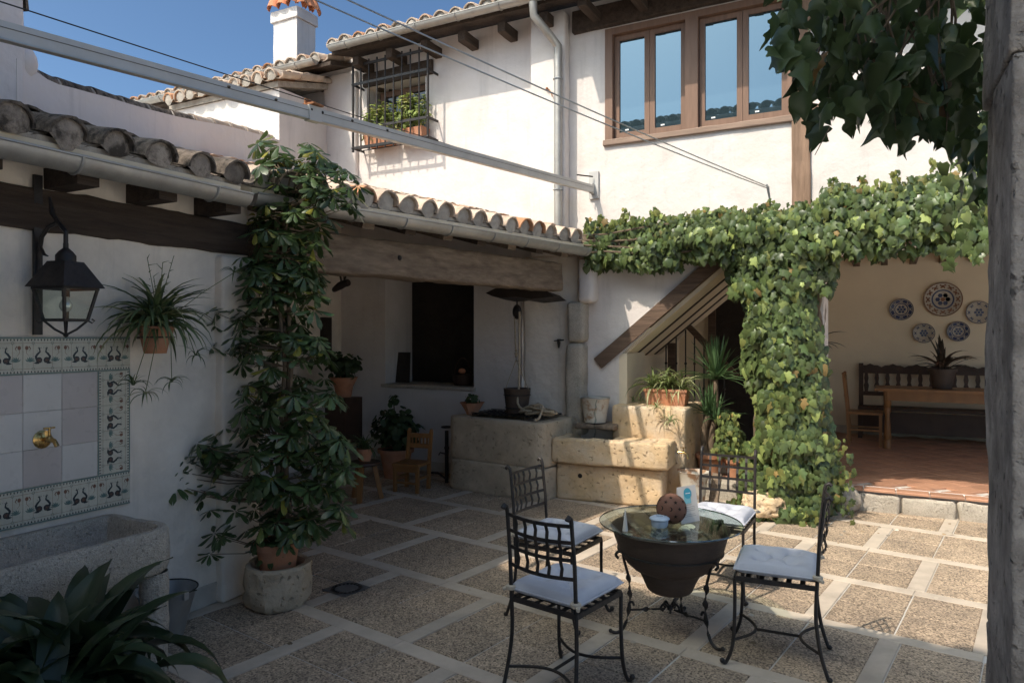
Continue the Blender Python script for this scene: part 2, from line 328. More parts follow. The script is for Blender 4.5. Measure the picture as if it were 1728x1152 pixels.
def copy_tree(o, parent=None):
    c = o.copy(); col.objects.link(c)
    if parent is not None: c.parent = parent
    for ch in list(o.children): copy_tree(ch, c)
    return c
def struct(name, mb, m, parent=None, smooth=False): 
    o = mb.build(name, m, parent, smooth)
    if parent is None: o['kind'] = 'structure'
    return o
def frame(pos, y, z, sc=1.0):
    y = Vector(y).normalized(); z = Vector(z); x = y.cross(z)
    x = x.normalized() if x.length > 1e-6 else y.orthogonal().normalized(); z = x.cross(y)
    M = Matrix((x, y, z)).transposed().to_4x4() @ Matrix.Scale(sc, 4); M.translation = pos; return M
def foliage(t, meshes, tf, name='leaf', limit=300, rest='foliage'):
    """tf: list of (matrix, mesh index). The largest in view become single parts, the rest one joined part."""
    fw = Vector((-SY, CY, 0))
    def score(q):
        d = (q[0].translation - EYE); return q[0].to_scale()[0] / max(d.length, 0.3)
    tf = sorted(tf, key=score, reverse=True)
    for M, k in tf[:limit]: inst(name, meshes[k], M, t)
    tail = tf[limit:]
    if tail:
        V = []; F = []; mi = []; o = 0; og = np.array(org(t)); mats = []
        cache = {}
        for k in range(len(meshes)):
            me = meshes[k]; cache[k] = (np.array([v.co[:] for v in me.vertices]), [tuple(p.vertices) for p in me.polygons])
            for x in me.materials:
                if x not in mats: mats.append(x)
        for M, k in tail:
            vv, ff = cache[k]; A = np.array(M); V.append(vv @ A[:3, :3].T + A[:3, 3] - og)
            F += [tuple(i + o for i in f) for f in ff]; mi += [mats.index(meshes[k].materials[0])] * len(ff); o += len(vv)
        me = bpy.data.meshes.new(rest); me.from_pydata(np.concatenate(V).tolist(), [], F)
        for x in mats: me.materials.append(x)
        me.polygons.foreach_set('material_index', mi); me.polygons.foreach_set('use_smooth', [True] * len(F)); me.update()
        ob = bpy.data.objects.new(rest, me); col.objects.link(ob); ob.parent = t; ob['kind'] = 'stuff'

# leaf meshes: base at the origin, length along +y, face up +z
def leaf_mesh(name, m, outline, mid, fold=0.15, droop=0.2, seed=0):
    rs = random.Random(seed); h = len(outline)
    def zf(x, y): return -fold * abs(x) - droop * y * y + rs.uniform(-0.02, 0.02)
    vs = [(0, y, zf(0, y) + 0.02) for y in mid]; nm = len(mid)
    R_ = [(x, y) for x, y in outline]
    vs += [(x, y, zf(x, y)) for x, y in R_] + [(-x * rs.uniform(0.85, 1.1), y, zf(x, y)) for x, y in R_]
    fs = []
    for sgn in (0, 1):
        off = nm + sgn * h
        j = 0
        for i in range(h - 1):
            my = (R_[i][1] + R_[i + 1][1]) / 2
            while j < nm - 1 and mid[j + 1] <= my + 0.08:
                t = (j, off + i, j + 1); fs.append(t if sgn == 0 else t[::-1]); j += 1
            t = (j, off + i, off + i + 1); fs.append(t if sgn == 0 else t[::-1])
        while j < nm - 1:
            t = (j, off + h - 1, j + 1); fs.append(t if sgn == 0 else t[::-1]); j += 1
    me = bpy.data.meshes.new(name); me.from_pydata(vs, [], fs); me.materials.append(m)
    me.polygons.foreach_set('use_smooth', [True] * len(fs)); me.update(); return me
IVY = [(0.2, -0.12), (0.42, 0.02), (0.34, 0.22), (0.55, 0.48), (0.22, 0.62), (0.03, 1.0)]
IVY2 = [(0.25, -0.1), (0.45, 0.1), (0.40, 0.35), (0.30, 0.6), (0.03, 1.0)]
def ivy_set(m): return [leaf_mesh('leaf', m, IVY, [0, 0.35, 0.7], 0.25, 0.25, 1), leaf_mesh('leaf', m, IVY2, [0, 0.3, 0.7], 0.15, 0.4, 2), leaf_mesh('leaf', m, IVY, [0, 0.35, 0.7], 0.45, 0.1, 3)]
OBO = [(0.03, 0.02), (0.10, 0.3), (0.18, 0.6), (0.17, 0.82), (0.02, 1.0)]
ROUND = [(0.25, 0.0), (0.5, 0.25), (0.5, 0.6), (0.3, 0.9), (0.05, 1.0)]
def blade_mesh(name, m, wid, curve, n=7, fold=0.3, taper=1.0):
    """curve(t)->(y,z) unit-length arch, strip of width wid folded along the middle"""
    vs = []; fs = []
    for i in range(n + 1):
        t = i / n; y, z = curve(t); wd = wid * (0.55 + 0.45 * math.sin(math.pi * min(1, t * 1.6) / 1.6 + 0.2)) * (1 - t ** (2.5 * taper)) + 0.001
        for x in (-1, 0, 1): vs.append((x * wd / 2, y, z + abs(x) * wd * fold))
    for i in range(n):
        for k in (0, 1): fs.append((i * 3 + k, i * 3 + k + 1, i * 3 + k + 4, i * 3 + k + 3))
    me = bpy.data.meshes.new(name); me.from_pydata(vs, [], fs); me.materials.append(m)
    me.polygons.foreach_set('use_smooth', [True] * len(fs)); me.update(); return me
def arch(e0, e1):
    """direction elevation goes from e0 to e1 along the length"""
    def f(t):
        y = z = 0; k = 12
        for i in range(int(k)):
            s_ = (i + 0.5) / k * t; a = R(e0 + (e1 - e0) * s_); y += math.cos(a) * t / k; z += math.sin(a) * t / k
        return y, z
    return f
def rosette(c, n, length, nm, tilt=(0, 0.3), var=0.3, spread=0.02, zs=1.0):
    out = []
    for i in range(n):
        a = 2 * math.pi * (i * 0.618) + rnd(-0.3, 0.3); s = length * rnd(1 - var, 1 + var * 0.5)
        M = Matrix.Translation(Vector(c) + Vector((math.sin(-a) * 0, 0, 0)) + Vector((rnd(-spread, spread), rnd(-spread, spread), 0))) @ Matrix.Rotation(a, 4, 'Z') @ Matrix.Rotation(rnd(-0.15, 0.15), 4, 'Y') @ Matrix.Rotation(rnd(*tilt), 4, 'X') @ Matrix.Scale(s, 4)
        out.append((M, random.randrange(nm)))
    return out
def blob(c, rad, n, size, nm, shell=0.55, up=0.35, hang=0.6, face=None):
    out = []
    for i in range(n):
        d = Vector((random.gauss(0, 1), random.gauss(0, 1), random.gauss(0, 1))).normalized(); q = rnd(shell, 1.0)
        p = Vector(c) + Vector((d.x * rad[0], d.y * rad[1], d.z * rad[2])) * q
        nn = (d + Vector((rnd(-.4, .4), rnd(-.4, .4), up + rnd(-.2, .3)))).normalized()
        yd = Vector((rnd(-.7, .7), rnd(-.7, .7), -hang)) + d * 0.4
        out.append((frame(p, yd, nn, size * rnd(0.6, 1.25)), random.randrange(nm)))
    return out

# ================================================================== GROUND
g = MB().box(-60, 60, -60, 60, -0.4, -0.007).build('ground', mortar_m); g['kind'] = 'structure'
A9 = R(9.0); E1 = Vector((math.cos(A9), -math.sin(A9), 0)); E2 = Vector((math.sin(A9), math.cos(A9), 0)); RZ9 = Matrix.Rotation(-A9, 4, 'Z')
pav = thing('courtyard_paving', None, None); pav['kind'] = 'structure'
def slabmesh(name, w_, l_, h, m, bev=0.004):
    mb = MB(); bm = bmesh.new(); bmesh.ops.create_cube(bm, size=1)
    for v in bm.verts: v.co = Vector((v.co.x * w_, v.co.y * l_, v.co.z * h - h / 2))
    bmesh.ops.bevel(bm, geom=[e for e in bm.edges if all(v.co.z > -1e-6 for v in e.verts)], offset=bev, segments=1, affect='EDGES')
    mb.frombm(bm); bm.free(); return mb.mesh(name, m)
U = 0.866; SW = 0.105; SL = (U - SW) / 2 - 0.006
sl_me = [slabmesh('slab', SL - 0.004 * k, SL - 0.004 * k, 0.03, slab_m, 0.005) for k in range(2)]
st_long = slabmesh('strip', SW, U - SW - 0.004, 0.03, strip_m, 0.003); st_row = slabmesh('strip', U * 1.0 - 0.004, SW, 0.03, strip_m, 0.003)
slabs = []; strips = []
def seen(p, pad=90):
    d = p - EYE; X = CY * d.x + SY * d.y; Y = -SY * d.x + CY * d.y
    if Y < 1.2: return False
    px = 864 + FPX * X / Y; py = HORIZ - FPX * d.z / Y
    return -pad < px < 1728 + pad and py < 1152 + pad * 2.5
for k in range(-2, 7):
    a0 = 2.74 + U * k; off = -2.86 if k % 2 == 0 else -2.86 - U / 2
    for j in range(-4, 9):
        p0 = off + U * j
        pr = E1 * (p0 + U / 2) + E2 * a0
        if seen(pr): strips.append((Matrix.Translation(pr) @ RZ9, st_row))
        pl = E1 * p0 + E2 * (a0 + U / 2)
        if seen(pl): strips.append((Matrix.Translation(pl) @ RZ9, st_long))
        for u in (0, 1):
            for v in (0, 1):
                c = E1 * (p0 + SW / 2 + 0.003 + (SL + 0.006) * (u + 0.5)) + E2 * (a0 + SW / 2 + 0.003 + (SL + 0.006) * (v + 0.5))
                if c.y > 7.9 or c.x < -6.4 or c.x > 3.2 or (c.x < -3.9 and c.y < 3.2): continue
                if seen(c, 60): slabs.append((Matrix.Translation(c + Vector((0, 0, rnd(-.002, .001)))) @ RZ9, sl_me[random.randrange(2)]))
slabs.sort(key=lambda q: q[0].translation.length)
for M, me in slabs[:300]: inst('slab', me, M, pav)
if len(slabs) > 300:
    mb = MB()
    for M, me in slabs[300:]: mb.add([v.co[:] for v in me.vertices], [tuple(p.vertices) for p in me.polygons], M)
    mb.build('slab', slab_m, pav)['kind'] = 'stuff'
for M, me in strips: inst('strip', me, M, pav)

# ================================================================== WALL BUILDER
def wallgrid(name, x0, x1, z0, z1, y0, y1, holes, parent, m, rev=None, axis='x'):
    xs = sorted({x0, x1, *[h[0] for h in holes], *[h[1] for h in holes]}); zs = sorted({z0, z1, *[h[2] for h in holes], *[h[3] for h in holes]})
    xs = [x for x in xs if x0 <= x <= x1]; zs = [z for z in zs if z0 <= z <= z1]
    def solid(i, j):
        if not (0 <= i < len(xs) - 1 and 0 <= j < len(zs) - 1): return False
        cx, cz = (xs[i] + xs[i + 1]) / 2, (zs[j] + zs[j + 1]) / 2
        return not any(h[0] < cx < h[1] and h[2] < cz < h[3] for h in holes)
    mb = MB()
    def P(x, y, z): return (x, y, z) if axis == 'x' else (y, x, z)
    for i in range(len(xs) - 1):
        for j in range(len(zs) - 1):
            if not solid(i, j): continue
            a, b, c, d = xs[i], xs[i + 1], zs[j], zs[j + 1]
            mb.add([P(a, y0, c), P(b, y0, c), P(b, y0, d), P(a, y0, d)], [(0, 1, 2, 3)])
            mb.add([P(a, y1, c), P(b, y1, c), P(b, y1, d), P(a, y1, d)], [(3, 2, 1, 0)])
            for cond, q in ((solid(i - 1, j), (a, a, c, d, 0)), (solid(i + 1, j), (b, b, c, d, 0))):
                if not cond: mb.add([P(q[0], y0, c), P(q[0], y1, c), P(q[0], y1, d), P(q[0], y0, d)], [(0, 1, 2, 3)])
            for cond, z in ((solid(i, j - 1), c), (solid(i, j + 1), d)):
                if not cond: mb.add([P(a, y0, z), P(b, y0, z), P(b, y1, z), P(a, y1, z)], [(0, 1, 2, 3)])
    return mb.build(name, m, parent)
def gutter(a, b, r, parent, bands=0.55, m=zinc, nm='gutter'):
    a, b = Vector(a), Vector(b); d = (b - a).normalized(); side = d.cross(Vector((0, 0, 1))).normalized(); mb = MB(); n = 12; vs = []
    for p in (a, b):
        for rr in (r, r - 0.004):
            for k in range(n + 1):
                t = math.pi + math.pi * k / n; vs.append(p + side * math.cos(t) * rr + Vector((0, 0, math.sin(t) * rr)))
    q = n + 1; fs = []
    for k in range(n):
        fs += [(k, k + 1, 2 * q + k + 1, 2 * q + k), (q + k + 1, q + k, 3 * q + k, 3 * q + k + 1)]
    for o in (0, 2 * q):
        for k in range(n): fs.append((o + k, o + k + 1, o + k + 1 + q, o + k + q))
    mb.add(vs, fs)
    for s_ in (-1, 1): mb.tube([a + side * s_ * r, b + side * s_ * r], 0.007, 6)
    for e in (a, b): mb.add([e + side * math.cos(math.pi + math.pi * k / n) * r * 0.99 + Vector((0, 0, math.sin(math.pi + math.pi * k / n) * r * 0.99)) for k in range(n + 1)], [tuple(range(n + 1))])
    go = mb.build(nm, m, parent, True); L = (b - a).length; x = bands * 0.5
    while x < L:
        c = a + d * x; bb = MB()
        bb.tube([c + side * math.cos(t) * (r + 0.004) + Vector((0, 0, math.sin(t) * (r + 0.004))) for t in [math.pi * (1 + k / 10) for k in range(11)]], 0.007, 6)
        bb.build('gutter_strap', m, go, True); x += bands * rnd(0.9, 1.1)
    return go
# barrel tile: front at origin, length along +y (up the slope), crown +z
def barrel(m, r0=0.098, r1=0.08, L=0.42, inv=False, seg=9):
    mb = MB(); n = seg + 1; vs = []
    rs = random.Random(int(r0 * 1e4) + inv)
    for (y, r) in ((0, r0), (L * .5, (r0 + r1) / 2), (L, r1)):
        for th in (0, 0.013):
            for k in range(n):
                t = math.pi * (-0.02 + 1.04 * k / seg); rr = r - th + rs.uniform(-.0025, .0025)
                vs.append((math.cos(t) * rr, y + rs.uniform(-.006, .006), math.sin(t) * rr * (-0.8 if inv else 1.0)))
    q = n
    for i in range(2):
        o = i * 2 * q; fs = []
        for k in range(seg): fs += [(o + k, o + k + 1, o + 2 * q + k + 1, o + 2 * q + k), (o + q + k + 1, o + q + k, o + 3 * q + k, o + 3 * q + k + 1)]
        if i == 0:
            for k in range(seg): fs.append((k + 1, k, q + k, q + k + 1))
            mb.add(vs, fs)
        else: mb.f += fs; mb.m += [0] * len(fs)
    return mb.mesh('roof_tile', m, True)
def plugmesh(r=0.085, seed=0, m=None):
    mb = MB(); rs = random.Random(seed); n = 12; vs = [(0, -0.0, 0.03)]
    for k in range(n + 1):
        t = math.pi * (k / n); rq = r * rs.uniform(.90, 1.0); vs.append((math.cos(t) * rq, 0.014 + rs.uniform(-.006, .006), math.sin(t) * rq))
    o = len(vs); vs += [(-r * rs.uniform(.5, .8), 0.0, -0.03), (r * rs.uniform(.5, .8), 0.0, -0.03), (r * .3, -.004, -rs.uniform(.04, .07)), (-r * .3, -.004, -rs.uniform(.04, .07))]
    fs = [(0, k, k + 1) for k in range(1, n + 1)] + [(0, n + 1, o), (0, o, o + 3), (0, o + 3, o + 2), (0, o + 2, o + 1), (0, o + 1, 1)]
    vs[0] = (rs.uniform(-.02, .02), -0.018, 0.025); mb.add(vs, fs); return mb.mesh('tile_mortar', m or plug_m, True)
PLUG = [plugmesh(0.090, k) for k in range(5)]; PLUGD = [plugmesh(0.088, k, plug_d) for k in range(6)]
def tileset(m): return [barrel(m, 0.098), barrel(m, 0.104, 0.078), barrel(m, 0.094, 0.082)], barrel(m, 0.085, 0.07, inv=True)
T_LIT = tileset(tile_lit); T_DARK = tileset(tile_dark)
def roof_cols(parent, o, ea, eu, slope, n, sp, dmax, ts, plug=True, chan_rows=2, rowstep=0.33, jit=0.012):
    """o eave point, ea along the eave, eu up the slope in plan; dmax(i)->run"""
    ea = Vector(ea); eu = Vector(eu); up = (eu + Vector((0, 0, slope))).normalized(); nz_ = ea.cross(up); 
    if nz_.z < 0: nz_ = -nz_
    for i in range(n):
        base = Vector(o) + ea * (sp * i); L = dmax(base)
        k = 0
        while k * rowstep < L:
            p = base + up * (k * rowstep + rnd(-jit, jit) - 0.03) + nz_ * (0.012 + rnd(0, .006)) + ea * rnd(-.006, .006)
            M = frame(p, up + nz_ * -0.03 + ea * rnd(-.03, .03), nz_)
            inst('roof_tile', random.choice(ts[0]), M, parent)
            if k == 0 and plug: inst('tile_mortar', random.choice(PLUGD if ts is T_DARK or ts[0] is T_DARK[0] else PLUG), frame(p + up * rnd(.008, .03) + nz_ * -0.002, up, nz_), parent)
            if k < chan_rows:
                inst('channel_tile', ts[1], frame(base + ea * sp / 2 + up * (k * rowstep + 0.03) + nz_ * 0.045, up, nz_), parent)
            k += 1

# ================================================================== MAIN HOUSE
house = thing('main_house', 'white two storey main house facing the courtyard with brown casement window and tiled eave', 'house', (-2, 7.35, 0))
DF = 7.35
win = (-2.745, -0.785, 3.77, 5.04); gw = (-6.07, -5.14, 4.25, 4.95)
wallgrid('wall', -11.5, 3.4, 0, 5.38, DF, DF + 0.6, [(-2.59, -1.15, -1, 2.5), (-0.55, 3.2, -1, 2.5), (-5.77, -4.43, 1.06, 2.42), win, gw], house, stucco)
mb = MB(); mb.prism([(-2.595, 1.46), (-2.595, 2.51), (-1.46, 2.51)], lambda p: (p[0], DF + 0.001, p[1]), lambda p: (p[0], DF + 0.16, p[1])); mb.build('stair_head_wall', stucco, house)
MB().rough(-3.60, -3.17, DF - 0.15, DF + 0.01, 2.6, 5.3, 0.03, 0.012, 0.12, 3).build('pilaster', stucco, house, True)
MB().rough(-6.78, -6.22, DF - 0.06, DF + 0.02, 3.3, 5.2, 0.03, 0.012, 0.12, 3).build('pilaster', stucco, house, True)
# tiny plaster rolls under the window and at the stair opening
MB().box(-2.62, -2.50, DF + 0.002, DF + 0.62, 0.0, 1.5).build('reveal', cream, house)
# roof
def deck(name, pts, th, m, parent):
    n = len(pts); mb = MB(); mb.add([Vector(p) for p in pts] + [Vector(p) - Vector((0, 0, th)) for p in pts],
        [tuple(range(n)), tuple(range(2 * n - 1, n - 1, -1))] + [(i, i + n, (i + 1) % n + n, (i + 1) % n) for i in range(n)]); return mb.build(name, m, parent)
deck('roof_boards', [(-6.3, 6.93, 5.33), (3.4, 6.93, 5.33), (3.4, 12.6, 6.86), (-6.3, 12.6, 6.86)], 0.05, beam_d, house)
deck('eave_boards', [(-3.12, 6.64, 5.27), (3.4, 6.64, 5.27), (3.4, 6.99, 5.335), (-3.12, 6.99, 5.335)], 0.05, beam_d, house)
deck('roof_boards', [(-11.2, 6.93, 5.21), (-6.32, 6.93, 5.21), (-6.32, 12.6, 6.74), (-11.2, 12.6, 6.74)], 0.05, beam_d, house)
roof_cols(house, (-6.24, 6.90, 5.36), (1, 0, 0), (0, 1, 0), 0.27, 15, 0.205, lambda b: 0.9, T_LIT)
roof_cols(house, (-11.05, 6.90, 5.24), (1, 0, 0), (0, 1, 0), 0.27, 23, 0.205, lambda b: 0.9, T_LIT)
gutter((-6.25, 6.85, 5.35), (-3.14, 6.85, 5.35), 0.062, house)
gutter((-10.9, 6.85, 5.23), (-6.5, 6.85, 5.23), 0.062, house)
x = -6.05
while x < 3.2:
    MB().rough(x, x + 0.10, 7.03 if x < -3.1 else 6.85, 7.4, 5.13 if x < -3.1 else 5.12, 5.25 if x < -3.1 else 5.215, 0.01, 0.006, 0.1, 5, seed=int(x * 10)).build('rafter', beam_d, house, False); x += 0.53
for x in np.arange(-10.7, -6.7, 0.55): MB().box(x, x + 0.13, 6.98, 7.4, 5.02, 5.13).build('rafter', beam_d, house)
MB().rough(-3.12, 3.3, DF - 0.07, DF + 0.02, 5.06, 5.3, 0.012, 0.006, 0.15, 4).build('lintel', beam_d, house)
MB().rough(-6.12, -5.02, DF - 0.04, DF + 0.3, 4.952, 5.13, 0.012, 0.006, 0.12, 4).build('lintel', beam_d, house)
# downpipe with swan neck
pp = onD(941, 200, 7.13); px_ = pp.x
MB().tube([(px_ - 0.17, 6.86, 5.29), (px_ - 0.17, 6.88, 5.15), (px_ - 0.05, 7.05, 4.97), (px_, 7.14, 4.88), (px_, 7.14, 4.7), (px_, 7.14, 2.8)], 0.045, 14).build('downpipe', zinc, house, True)
for z in (4.52, 3.3): 
    MB().tube([(px_ + 0.05 * math.cos(t), 7.14 + 0.05 * math.sin(t), z) for t in [k * math.pi / 6 for k in range(12)]], 0.007, 6, closed=True).build('pipe_clip', galv, house)
# big casement window
wf = MB(); x0, x1, z0, z1 = win; y0 = DF - 0.02
wf.box(x0, x0 + 0.085, y0, y0 + 0.14, z0 + 0.06, z1); wf.box(x1 - 0.085, x1, y0, y0 + 0.14, z0 + 0.06, z1)
wf.box(x0 + 0.085, x1 - 0.085, y0 + 0.002, y0 + 0.138, z1 - 0.07, z1)
mc = (-1.805 - 0.06, -1.685 - 0.05)
wf.box(mc[0], mc[1], y0 - 0.006, y0 + 0.14, z0 + 0.06, z1 - 0.07)
wino = wf.build('window_frame', frame_m, house)
MB().rough(x0 - 0.02, x1 + 0.02, y0 - 0.018, y0 + 0.15, z0 - 0.005, z0 + 0.058, 0.01, 0.006, 0.1, 5).build('window_sill', sill_m, house)
def casement(xa, xb, za, zb, y, par, t=0.055):
    c = MB(); c.box(xa, xa + t, y, y + 0.045, za, zb); c.box(xb - t, xb, y, y + 0.045, za, zb)
    c.box(xa + t, xb - t, y + 0.001, y + 0.044, za, za + t + 0.015); c.box(xa + t, xb - t, y + 0.001, y + 0.044, zb - t, zb)
    b = c.build('casement', frame_m, par); MB().box(xa + t, xb - t, y + 0.02, y + 0.026, za + t + 0.015, zb - t).build('pane', pane_m, b)
    MB().box(xa + t + 0.06, xa + t + 0.10, y + 0.017, y + 0.0195, za + t + 0.035, za + t + 0.05).build('sticker', white_p, b)
spn = [(x0 + 0.09, (x0 + mc[0]) / 2 + 0.042), ((x0 + mc[0]) / 2 + 0.046, mc[0] - 0.005), (mc[1] + 0.005, (x1 + mc[1]) / 2 - 0.042), ((x1 + mc[1]) / 2 - 0.038, x1 - 0.09)]
for a, b in spn: casement(a, b, z0 + 0.065, z1 - 0.075, y0 + 0.06, house)
# upper timber post and ivy-beam end
MB().rough(-0.83, -0.66, DF - 0.035, DF + 0.02, 2.8, 5.05, 0.012, 0.007, 0.1, 5).build('timber_post', post_w, house)
MB().rough(-0.775, -0.45, DF - 0.03, DF + 0.02, 3.80, 3.90, 0.012, 0.005, 0.1, 5).build('timber_stub', post_w, house)
MB().rough(-2.98, 3.3, DF - 0.22, DF + 0.02, 2.52, 2.78, 0.02, 0.012, 0.12, 4).build('timber_beam', beam_w, house)
# small window behind the grille
MB().box(gw[0], gw[1], DF + 0.3, DF + 0.34, gw[2], gw[3]).build('window_back', shutter_m, house)
c = MB(); a, b, zz0, zz1 = gw[0] + 0.06, gw[1] - 0.02, gw[2] + 0.02, gw[3] - 0.02
for q in ((a, a + 0.06, zz0, zz1), (b - 0.06, b, zz0, zz1), (a + .06, b - .06, zz0, zz0 + 0.06), (a + .06, b - .06, zz1 - 0.07, zz1), ((a + b) / 2 - 0.04, (a + b) / 2 + 0.04, zz0 + .06, zz1 - .07)): c.box(q[0], q[1], DF + 0.2, DF + 0.25, q[2], q[3])
wo = c.build('window_frame', frame_m, house); MB().box(a + .06, b - .06, DF + 0.225, DF + 0.23, zz0 + .06, zz1 - .07).build('pane', dark_pane, wo)
# veranda and stair hall shell
MB().box(-2.65, 3.4, 12.0, 12.3, 0, 2.95).build('veranda_back_wall', stucco_in, house)
MB().box(3.2, 3.4, 11.0, 12.0, 0, 2.95).build('veranda_side_wall', stucco_in, house)
MB().box(-1.15, -1.0, 9.9, 12.0, 0, 2.95).build('partition_wall', stucco_in, house)
MB().box(-3.4, 3.4, DF + 0.61, 12.3, 2.98, 3.1).build('upper_floor', stucco_in, house)
MB().box(-2.8, -2.6, DF + 0.62, 12.0, 0, 2.95).build('stair_wall', cream, house)
MB().box(-2.6, -1.15, 9.9, 10.1, 0, 2.95).build('stair_back_wall', cream, house)
# joists and little vaults of the veranda ceiling
jx = [0.684 + 0.372 * k for k in range(-4, 7)]
for x in jx: MB().box(x - 0.045, x + 0.045, DF + 0.62, 11.99, 2.74, 2.9).build('ceiling_joist', beam_w, house)
for a, b in zip(jx[:-1], jx[1:]):
    v = MB(); n = 8; r = (b - a - 0.09) / 2; cx = (a + b) / 2
    v.add([(cx + r * math.cos(math.pi * k / n), y, 2.80 + 0.13 * math.sin(math.pi * k / n)) for y in (DF + 0.62, 11.995) for k in range(n + 1)], [(k, k + 1, n + 2 + k, n + 1 + k) for k in range(n)])
    v.add([(cx - r - .0, 11.99, 2.80), (cx + r, 11.99, 2.80)] + [(cx + r * math.cos(math.pi * k / n), 11.99, 2.80 + 0.13 * math.sin(math.pi * k / n)) for k in range(n + 1)], [])
    v.build('ceiling_vault', cream, house, True)
MB().box(-1.0, 3.2, 11.985, 11.998, 0.2, 0.32).build('skirting', skirt_m, house)
# door at the back of the stair hall
d0 = onD(1196, 480, 9.88); d1 = onD(1290, 480, 9.88)
MB().box(d0.x, d0.x + 0.1, 9.84, 9.9, 0.2, d0.z).box(d0.x + 0.1, -1.16, 9.842, 9.9, d0.z - 0.1, d0.z).build('door_frame', beam_x, house)
MB().box(d0.x + 0.1, -1.16, 9.87, 9.9, 0.2, d0.z - 0.1).build('door_leaf', shutter_m, house)
# sloping stair soffit: oak string and cream boards running up to the right
sx0, sz0, sx1, sz1 = -2.80, 1.40, -1.44, 2.53
dv = Vector((sx1 - sx0, 0, sz1 - sz0)).normalized(); nv = Vector((dv.z, 0, -dv.x))
def slope_board(ya, yb, lo, hi, th, m, nm, par, s0=0.0, s1=0.0):
    A = Vector((sx0, 0, sz0)) + dv * s0; B = Vector((sx1, 0, sz1)) + dv * s1; mb = MB(); vs = []
    for p in (A, B):
        for y, k in ((ya, lo), (yb, lo), (yb, hi), (ya, hi)): vs.append(p + nv * k + Vector((0, y, 0)))
    mb.add(vs, [(3, 2, 1, 0), (4, 5, 6, 7), (0, 1, 5, 4), (1, 2, 6, 5), (2, 3, 7, 6), (3, 0, 4, 7)]); return mb.build(nm, m, par)
slope_board(DF - 0.035, DF + 0.05, -0.075, 0.06, 0, beam_x, 'stair_string', house, -0.03, 0.06)
for k, (ya, yb) in enumerate(((0.06, 0.42), (0.50, 0.84), (0.92, 1.22), (1.30, 1.6))): slope_board(DF + ya, DF + yb, 0.05, 0.10, 0, cream, 'soffit_board', house, 0.20, 0.3)
for k, ya in enumerate((0.425, 0.845, 1.225)): slope_board(DF + ya, DF + ya + 0.07, -0.0, 0.106, 0, beam_d, 'soffit_joist', house, 0.22, 0.3)
slope_board(DF + 0.055, DF + 1.6, -0.04, 0.045, 0, shutter_m, 'soffit_backing', house, 0.18, 0.3)

# balustrade in the stair hall
bal = thing('balustrade', 'dark iron stair balustrade with sloping handrail behind the yucca', 'railing', (-2.3, 8.7, 0.2))
ra, rb = onD(1140, 528, 8.7), onD(1200, 590, 8.7)
dr = (rb - ra).normalized()
MB().beam(ra - dr * 0.05, rb + dr * 0.45, 0.05, 0.07).build('handrail', beam_x, bal)
for p in (1100,): MB().box(-2.42, -2.33, 8.66, 8.74, 0.2, 1.6).build('newel_post', beam_x, bal)
for px in (1124, 1141, 1157, 1172, 1188, 1205, 1222):
    b = onD(px, 540, 8.7); t = (b.x - ra.x) / (rb.x - ra.x); zt = ra.z + (rb.z - ra.z) * t if t > -0.1 else ra.z + 0.02
    m_ = MB().tube([(b.x, 8.7, 0.2), (b.x, 8.7, max(0.75, zt))], 0.009, 6)
    for z in (0.6, 1.05, 1.35):
        if z < zt: m_.sphere((b.x, 8.7, z), 0.018, 8, 6)
    m_.build('baluster', iron, bal, True)

# raised floors
vf = thing('veranda_floor', None, None, (1, 9.8, 0)); vf['kind'] = 'structure'
YS = 7.72
MB().box(-1.62, 6.4, YS + 0.02, 12, -0.05, 0.188).build('bedding', mortar_m, vf)
MB().rough(-1.81, -1.17, 7.44, 8.0, -0.05, 0.187, 0.02, 0.01, 0.08, 5).build('step_stone', stone_g, vf, True)
MB().box(-2.62, -1.625, 8.001, 9.9, -0.05, 0.185).build('bedding', mortar_m, vf)
xx = -1.62; k = 0
while xx < 2.6:
    L = rnd(0.35, 0.6); MB().rough(xx, xx + L - 0.012, YS - 0.05, YS + 0.1, -0.03, 0.165 + rnd(-.005, .004), 0.03, 0.016, 0.05, 7, seed=k).build('step_stone', stone_g, vf, True); xx += L; k += 1
nos = slabmesh('nosing_tile', 0.272, 0.15, 0.024, terra_floor, 0.006)
for i in range(16): inst('nosing_tile', nos, Matrix.Translation((-1.48 + 0.28 * i, YS + 0.035, 0.209)), vf)
MB().box(-1.62, 3.2, YS + 0.116, YS + 0.15, 0.15, 0.204).build('marble_strip', white_p, vf)
ft = slabmesh('floor_tile', 0.232, 0.232, 0.02, terra_floor, 0.003); s2 = 0.238; cnt = 0
for i in range(-24, 24):
    for j in range(-24, 24):
        c = Vector((1.0, 9.8, 0.208)) + Vector(((i - j) * s2 * 0.7071, (i + j) * s2 * 0.7071, 0))
        if YS + 0.3 < c.y < 11.85 and -0.86 < c.x < 2.15 and cnt < 300:
            inst('floor_tile', ft, Matrix.Translation(c) @ Matrix.Rotation(R(45), 4, 'Z'), vf); cnt += 1
# triangular edge tiles along the marble strip
tri = MB().prism([(-0.16, 0), (0.16, 0), (0, 0.16)], lambda p: (p[0], p[1], -0.02), lambda p: (p[0], p[1], 0)).mesh('edge_tile', terra_floor)
for i in range(11): inst('edge_tile', tri, Matrix.Translation((-0.75 + i * s2 * 1.4142, YS + 0.155, 0.207)), vf)

